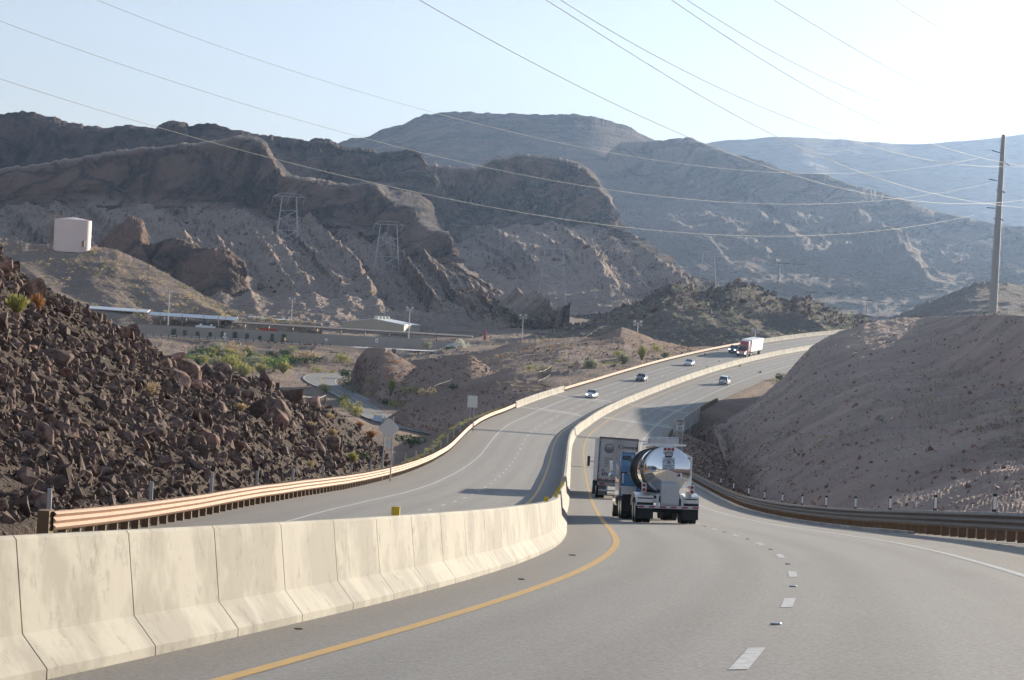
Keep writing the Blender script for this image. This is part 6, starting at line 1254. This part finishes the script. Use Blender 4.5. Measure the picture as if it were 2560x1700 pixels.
# (px, py of the foot, height px, width px, surface, colour, shape, label)
BUSH = [(812, 983, 17, 26, 'ground', 'olive', 'round', 'yellow-green shrub on the outer edge of the side road, upper of the row'), (857, 1008, 20, 26, 'ground', 'olive', 'round', 'olive shrub beside the straight part of the side road'), (874, 1028, 22, 30, 'ground', 'olive', 'round', 'bushy olive shrub at the lower outer edge of the side road'), (888, 1042, 20, 28, 'ground', 'olive', 'round', 'lowest of the olive shrubs along the side road, above the pale blue sign'),
    (798, 932, 11, 17, 'ground', 'olive', 'round', 'small yellow shrub just beyond the bend of the side road'), (834, 931, 7, 12, 'ground', 'olive', 'round', 'tiny yellow shrub beyond the side road bend, nearest the cut knoll'), (868, 946, 18, 34, 'ground', 'dark', 'round', 'dark green shrub where the side road meets the cut knoll'), (856, 968, 16, 30, 'ground', 'grey', 'round', 'grey-green shrub inside the side road bend'), (884, 980, 15, 26, 'ground', 'grey', 'round', 'grey-green shrub at the foot of the cut knoll'), (912, 984, 15, 26, 'ground', 'dark', 'round', 'dark shrub at the foot of the cut knoll beside the white edge line'),
    (927, 958, 12, 16, 'cut_knoll', 'olive', 'round', 'small yellow-green shrub halfway up the cut knoll'), (978, 988, 30, 20, 'cut_knoll', 'olive', 'spray', 'tall pale shrub on the lower right of the cut knoll'), (1027, 1006, 30, 48, 'cut_knoll', 'olive', 'round', 'widest yellow-green shrub in the dip between the red knolls'), (1066, 992, 18, 26, 'rear_knoll', 'straw', 'round', 'straw coloured shrub left of the fence between the knolls'), (994, 1020, 15, 26, 'ground', 'olive', 'round', 'olive shrub below the wide shrub near the side road'), (966, 1015, 13, 22, 'ground', 'dark', 'round', 'low dark shrub by the inner edge of the side road'), (924, 995, 12, 18, 'cut_knoll', 'straw', 'round', 'dry brown mound shrub by the inner edge of the side road'),
    (686, 930, 34, 46, 'ground', 'bright', 'round', 'bright green leafy tree-like shrub in the wash'), (737, 884, 12, 16, 'ground', 'grey', 'round', 'small grey shrub below the end of the upper guardrail'), (769, 899, 18, 50, 'ground', 'straw', 'round', 'broad straw coloured shrub right of the green one in the wash'), (768, 912, 14, 44, 'ground', 'dark', 'round', 'dark shrub in the shade under the broad straw shrub'), (857, 901, 16, 34, 'ground', 'olive', 'round', 'olive shrub on the bank left of the cut knoll'), (584, 882, 20, 26, 'ground', 'straw', 'round', 'straw shrub on the bank under the upper guardrail'), (531, 892, 26, 30, 'ground', 'grey', 'round', 'grey-green shrub high on the bank above the wash'), (500, 898, 24, 40, 'ground', 'dark', 'round', 'dark shrub on the shaded bank, left of the grey one'),
    (572, 936, 34, 60, 'ground', 'olive', 'spray', 'big yellow-green bush mass in the wash, lower left'), (605, 944, 26, 44, 'ground', 'olive', 'spray', 'yellowish feathery bush at the right foot of the big mass in the wash'), (538, 926, 26, 36, 'ground', 'grey', 'spray', 'pale feathery bush at the left side of the wash'), (634, 922, 24, 36, 'ground', 'grey', 'round', 'grey-green bush in the middle of the wash'), (704, 934, 22, 34, 'ground', 'olive', 'spray', 'olive feathery bush right in front of the bright green one'), (650, 938, 20, 34, 'ground', 'olive', 'spray', 'feathery bush between the yellow mass and the bright green one'), (728, 912, 20, 34, 'ground', 'dark', 'round', 'dark green bush right behind the bright green one'), (560, 898, 20, 30, 'ground', 'dark', 'round', 'dark bush behind the yellow-green mass'), (600, 902, 18, 28, 'ground', 'straw', 'round', 'straw bush on the bank above the middle of the wash'), (620, 884, 14, 22, 'ground', 'straw', 'round', 'small straw bush under the middle of the upper guardrail'), (470, 905, 14, 24, 'ground', 'bright', 'round', 'small bright green bush peeping over the dark crest'),
    (1474, 941, 34, 34, 'fence_knoll', 'grey', 'spray', 'tall pale grey-green shrub right of the far diamond sign'), (1516, 924, 16, 36, 'fence_knoll', 'bright', 'round', 'low green shrub behind the left guardrail beyond the bridge'), (1558, 921, 26, 30, 'fence_knoll', 'grey', 'spray', 'pale feathery shrub above the black car'), (1511, 938, 16, 24, 'fence_knoll', 'olive', 'round', 'small olive shrub beside the tall pale one'), (1605, 904, 30, 20, 'fence_knoll', 'olive', 'spray', 'thin young tree on the fence knoll slope'), (1642, 880, 17, 18, 'fence_knoll', 'olive', 'round', 'small olive shrub high on the right of the fence knoll'), (1660, 899, 11, 18, 'fence_knoll', 'dark', 'round', 'dark round shrub close behind the guardrail near the pickup'), (1582, 917, 10, 18, 'fence_knoll', 'dark', 'round', 'dark low shrub just above the guardrail over the black car'), (1353, 934, 16, 24, 'ground', 'grey', 'round', 'grey shrub left of the low fence near the far diamond sign'), (1326, 929, 12, 14, 'ground', 'olive', 'round', 'small bright shrub on the slope between the fences'), (1397, 910, 11, 16, 'fence_knoll', 'olive', 'round', 'small olive shrub below the climbing fence'), (1548, 890, 12, 22, 'fence_knoll', 'olive', 'round', 'olive shrub in the middle of the fence knoll'), (1130, 975, 12, 24, 'roadside_knoll', 'dark', 'round', 'dark shrub right of the fence between the knolls'),
    (36, 730, 16, 26, 'rocky_slope', 'olive', 'round', 'small yellow shrub near the top left of the rock slope'), (40, 790, 40, 48, 'rocky_slope', 'olive', 'spray', 'large yellowish shrub at the left edge of the rock slope'), (92, 786, 38, 34, 'rocky_slope', 'orange', 'spray', 'orange-brown dead shrub on the upper left rock slope'), (373, 990, 26, 27, 'rocky_slope', 'straw', 'round', 'round straw coloured tuft among the boulders'), (600, 1030, 16, 34, 'rocky_slope', 'straw', 'spray', 'dry grass tuft left of the huge reddish boulder'), (775, 1075, 15, 24, 'rocky_slope', 'straw', 'spray', 'straw tuft right of the huge reddish boulder'), (830, 1092, 16, 24, 'rocky_slope', 'straw', 'spray', 'straw tuft on the mound below the fence'), (820, 1046, 11, 24, 'rocky_slope', 'straw', 'round', 'pale low tuft on the mound just under the fence end'), (905, 1062, 13, 18, 'rocky_slope', 'orange', 'spray', 'orange tuft on the right shoulder of the mound'), (930, 1092, 16, 24, 'rocky_slope', 'orange', 'spray', 'orange tuft left of the large diamond sign'), (774, 1168, 13, 20, 'rocky_slope', 'straw', 'round', 'tan tuft low on the rock slope above the guardrail'), (882, 1158, 20, 24, 'rocky_slope', 'olive', 'spray', 'olive tuft at the bottom right of the rock slope'), (905, 1148, 18, 30, 'rocky_slope', 'dark', 'round', 'dark shrub at the bottom right of the rock slope'),
    (40, 1312, 26, 70, 'ground', 'olive', 'spray', 'yellow grass clump at the left edge beside the guardrail end'), (1030, 1120, 26, 50, 'ground', 'dark', 'round', 'dark shrub in the gully right of the large diamond sign'), (1090, 1106, 10, 22, 'ground', 'dark', 'round', 'small dark shrub below the side road near the guardrail'), (1954, 955, 15, 22, 'ground', 'dark', 'round', 'dark round shrub on the right verge behind the white SUV'), (1947, 959, 8, 14, 'ground', 'olive', 'round', 'small yellow tuft beside the dark shrub on the right verge')]
for px, py, hp, wp, sf, col, shp, lb in BUSH:
    q_ = on(sf, px, py); bush(q_, hp * q_.y / FPX / .95, wp * q_.y / FPX / 1.25, col, shp, lb)
for i, (px, py, hp) in enumerate(((434, 832, 18), (462, 834, 16), (494, 836, 14), (525, 838, 14), (558, 840, 17), (587, 842, 18), (617, 845, 16), (649, 848, 12), (680, 850, 18), (709, 850, 19))):
    q_ = P(px, py + 1, 946); q_.z = -12.05; bush(q_, hp * 946 / FPX, 15 * 946 / FPX / .9 * (1.15 if i in (0, 4, 5, 9) else .85), 'dark' if i not in (0, 1) else 'green', 'col', 'clipped dark green shrub standing against the block wall', 'row of shrubs along the block wall', 'wall_shrub')
for px, py, hp, wp, col, lb in ((1068, 874, 17, 24, 'grey', 'pale blossoming shrub in front of the right part of the block wall'), (1153, 877, 24, 30, 'pale', 'white flowering shrub at the right end of the block wall'), (1127, 877, 12, 22, 'dark', 'dark green shrub left of the white flowering one'), (1110, 888, 12, 60, 'olive', 'yellow-green low bush along the top of the slope right of the gate pillar')):
    q_ = P(px, py, 905); bush(q_, hp * 905 / FPX, wp * 905 / FPX / 1.5, col, 'round', lb, None, 'garden_shrub')
for i, (px, py) in enumerate(((688, 862), (707, 860), (672, 856), (773, 867), (790, 869), (763, 868))):
    q_ = P(px, py, 921); q_.z = -11.9; boulder(BM2[i], q_, rnd.uniform(.6, .95), (0, 0, i), 'brown boulder lined up along the upper road', 'boulders beside the upper road')
# dry tufts too many to count
TUFT = []
for i in range(5):
    V, Fc = foliage(140 + i, 16, 'round', .5); TUFT.append((V * [1, 1, .75], Fc))
def tufts(k, n, lo, hi, s, col, seed):
    p = hill_pts(k, n, lo, hi); m = fbm(np.stack([p[:, 0] / 25, p[:, 1] / 25, p[:, 0] * 0], -1), 3) + r.normal(0, .35, len(p)) > -.05; p = p[m]
    scatter('dry_scrub', p, np.exp(r.normal(math.log(s), .35, len(p))), TUFT, LEAF[col], seed, 0, True)
tufts('tank_hill', 3000, 6, 112, .75, 'straw', 21); tufts('tank_hill', 500, 6, 112, .95, 'olive', 22); tufts('left_spur', 4200, 6, 130, .7, 'straw', 23); tufts('left_spur', 500, 6, 130, .9, 'olive', 30); tufts('cliff_mountain', 1800, 6, 110, .9, 'straw', 24); tufts('dark_hill', 2800, 6, 112, .8, 'grey', 25)
tufts('fence_knoll', 900, 6, 92, .35, 'straw', 26); tufts('fence_knoll', 220, 6, 92, .5, 'orange', 34); tufts('roadside_knoll', 500, 6, 72, .3, 'straw', 27); tufts('cut_knoll', 520, 6, 72, .32, 'orange', 28); tufts('rear_knoll', 200, 6, 50, .3, 'straw', 35); tufts('cut_slope', 2600, 44, 162, .3, 'grey', 29); tufts('cut_slope', 700, 50, 162, .3, 'olive', 36)
p = np.concatenate([w[3800:], rd(r.uniform(120, 430, 500), r.uniform(11.6, 14, 500))]); p[:, 2] = ground_z(p[:, 0], p[:, 1]); scatter('dry_grass', p[r.random(len(p)) < .22], np.full(len(p), .28), TUFT, LEAF['straw'], 31, 0, True)
p = rd(r.uniform(82, 430, 420), r.uniform(-17.5, -15.3, 420)); p[:, 2] = ground_z(p[:, 0], p[:, 1]); scatter('dry_grass', p, np.full(len(p), .26), TUFT, LEAF['olive'], 32, 0, True)
x_ = r.uniform(480, 735, 420); y_ = r.uniform(790, 885, 420); xw = (x_ - 1280) / FPX * y_; p = np.stack([xw, y_, ground_z(xw, y_)], 1); m_ = fbm(np.stack([xw / 14, y_ / 22, xw * 0], -1), 3) > -.12; p = p[m_]
for cc, a_, sd in (('grey', 0, 51), ('olive', 1, 52), ('dark', 2, 53)): scatter('brush', p[a_::3], np.exp(r.normal(.1, .35, len(p[a_::3]))), [(FOL[('round', i)][0], FOL[('round', i)][1]) for i in range(2)], LEAF[cc], sd, 0, True)
x_ = r.uniform(-230, 70, 5000); y_ = r.uniform(560, 1000, 5000); p = np.stack([x_, y_, ground_z(x_, y_)], 1); p = p[(np.abs(p[:, 1] - 929) > 14) & (((p[:, None, :2] - SC[None, ::4, :2]) ** 2).sum(2).min(1) > 49)]
_t = st_of(p[:, 0], p[:, 1])[1]; p = p[_t < -17]; scatter('dry_scrub', p[:1300], np.exp(r.normal(-.7, .4, 1300)), TUFT, LEAF['straw'], 33, 0, True)

# ================================================================= AIR
hz = MB().box((0, 4400, 480), (13000, 11600, 1040)).build('haze', None)
m, nt, nd, b = nodemat('haze_air'); nd.remove(b)
pv = nd.new('ShaderNodeVolumePrincipled'); pv.inputs['Color'].default_value = (.42, .63, 1.0, 1); pv.inputs['Density'].default_value = 3.8e-5; pv.inputs['Anisotropy'].default_value = .74
nt.links.new(pv.outputs[0], nd['Material Output'].inputs['Volume']); hz.data.materials.append(m); stuff(hz)
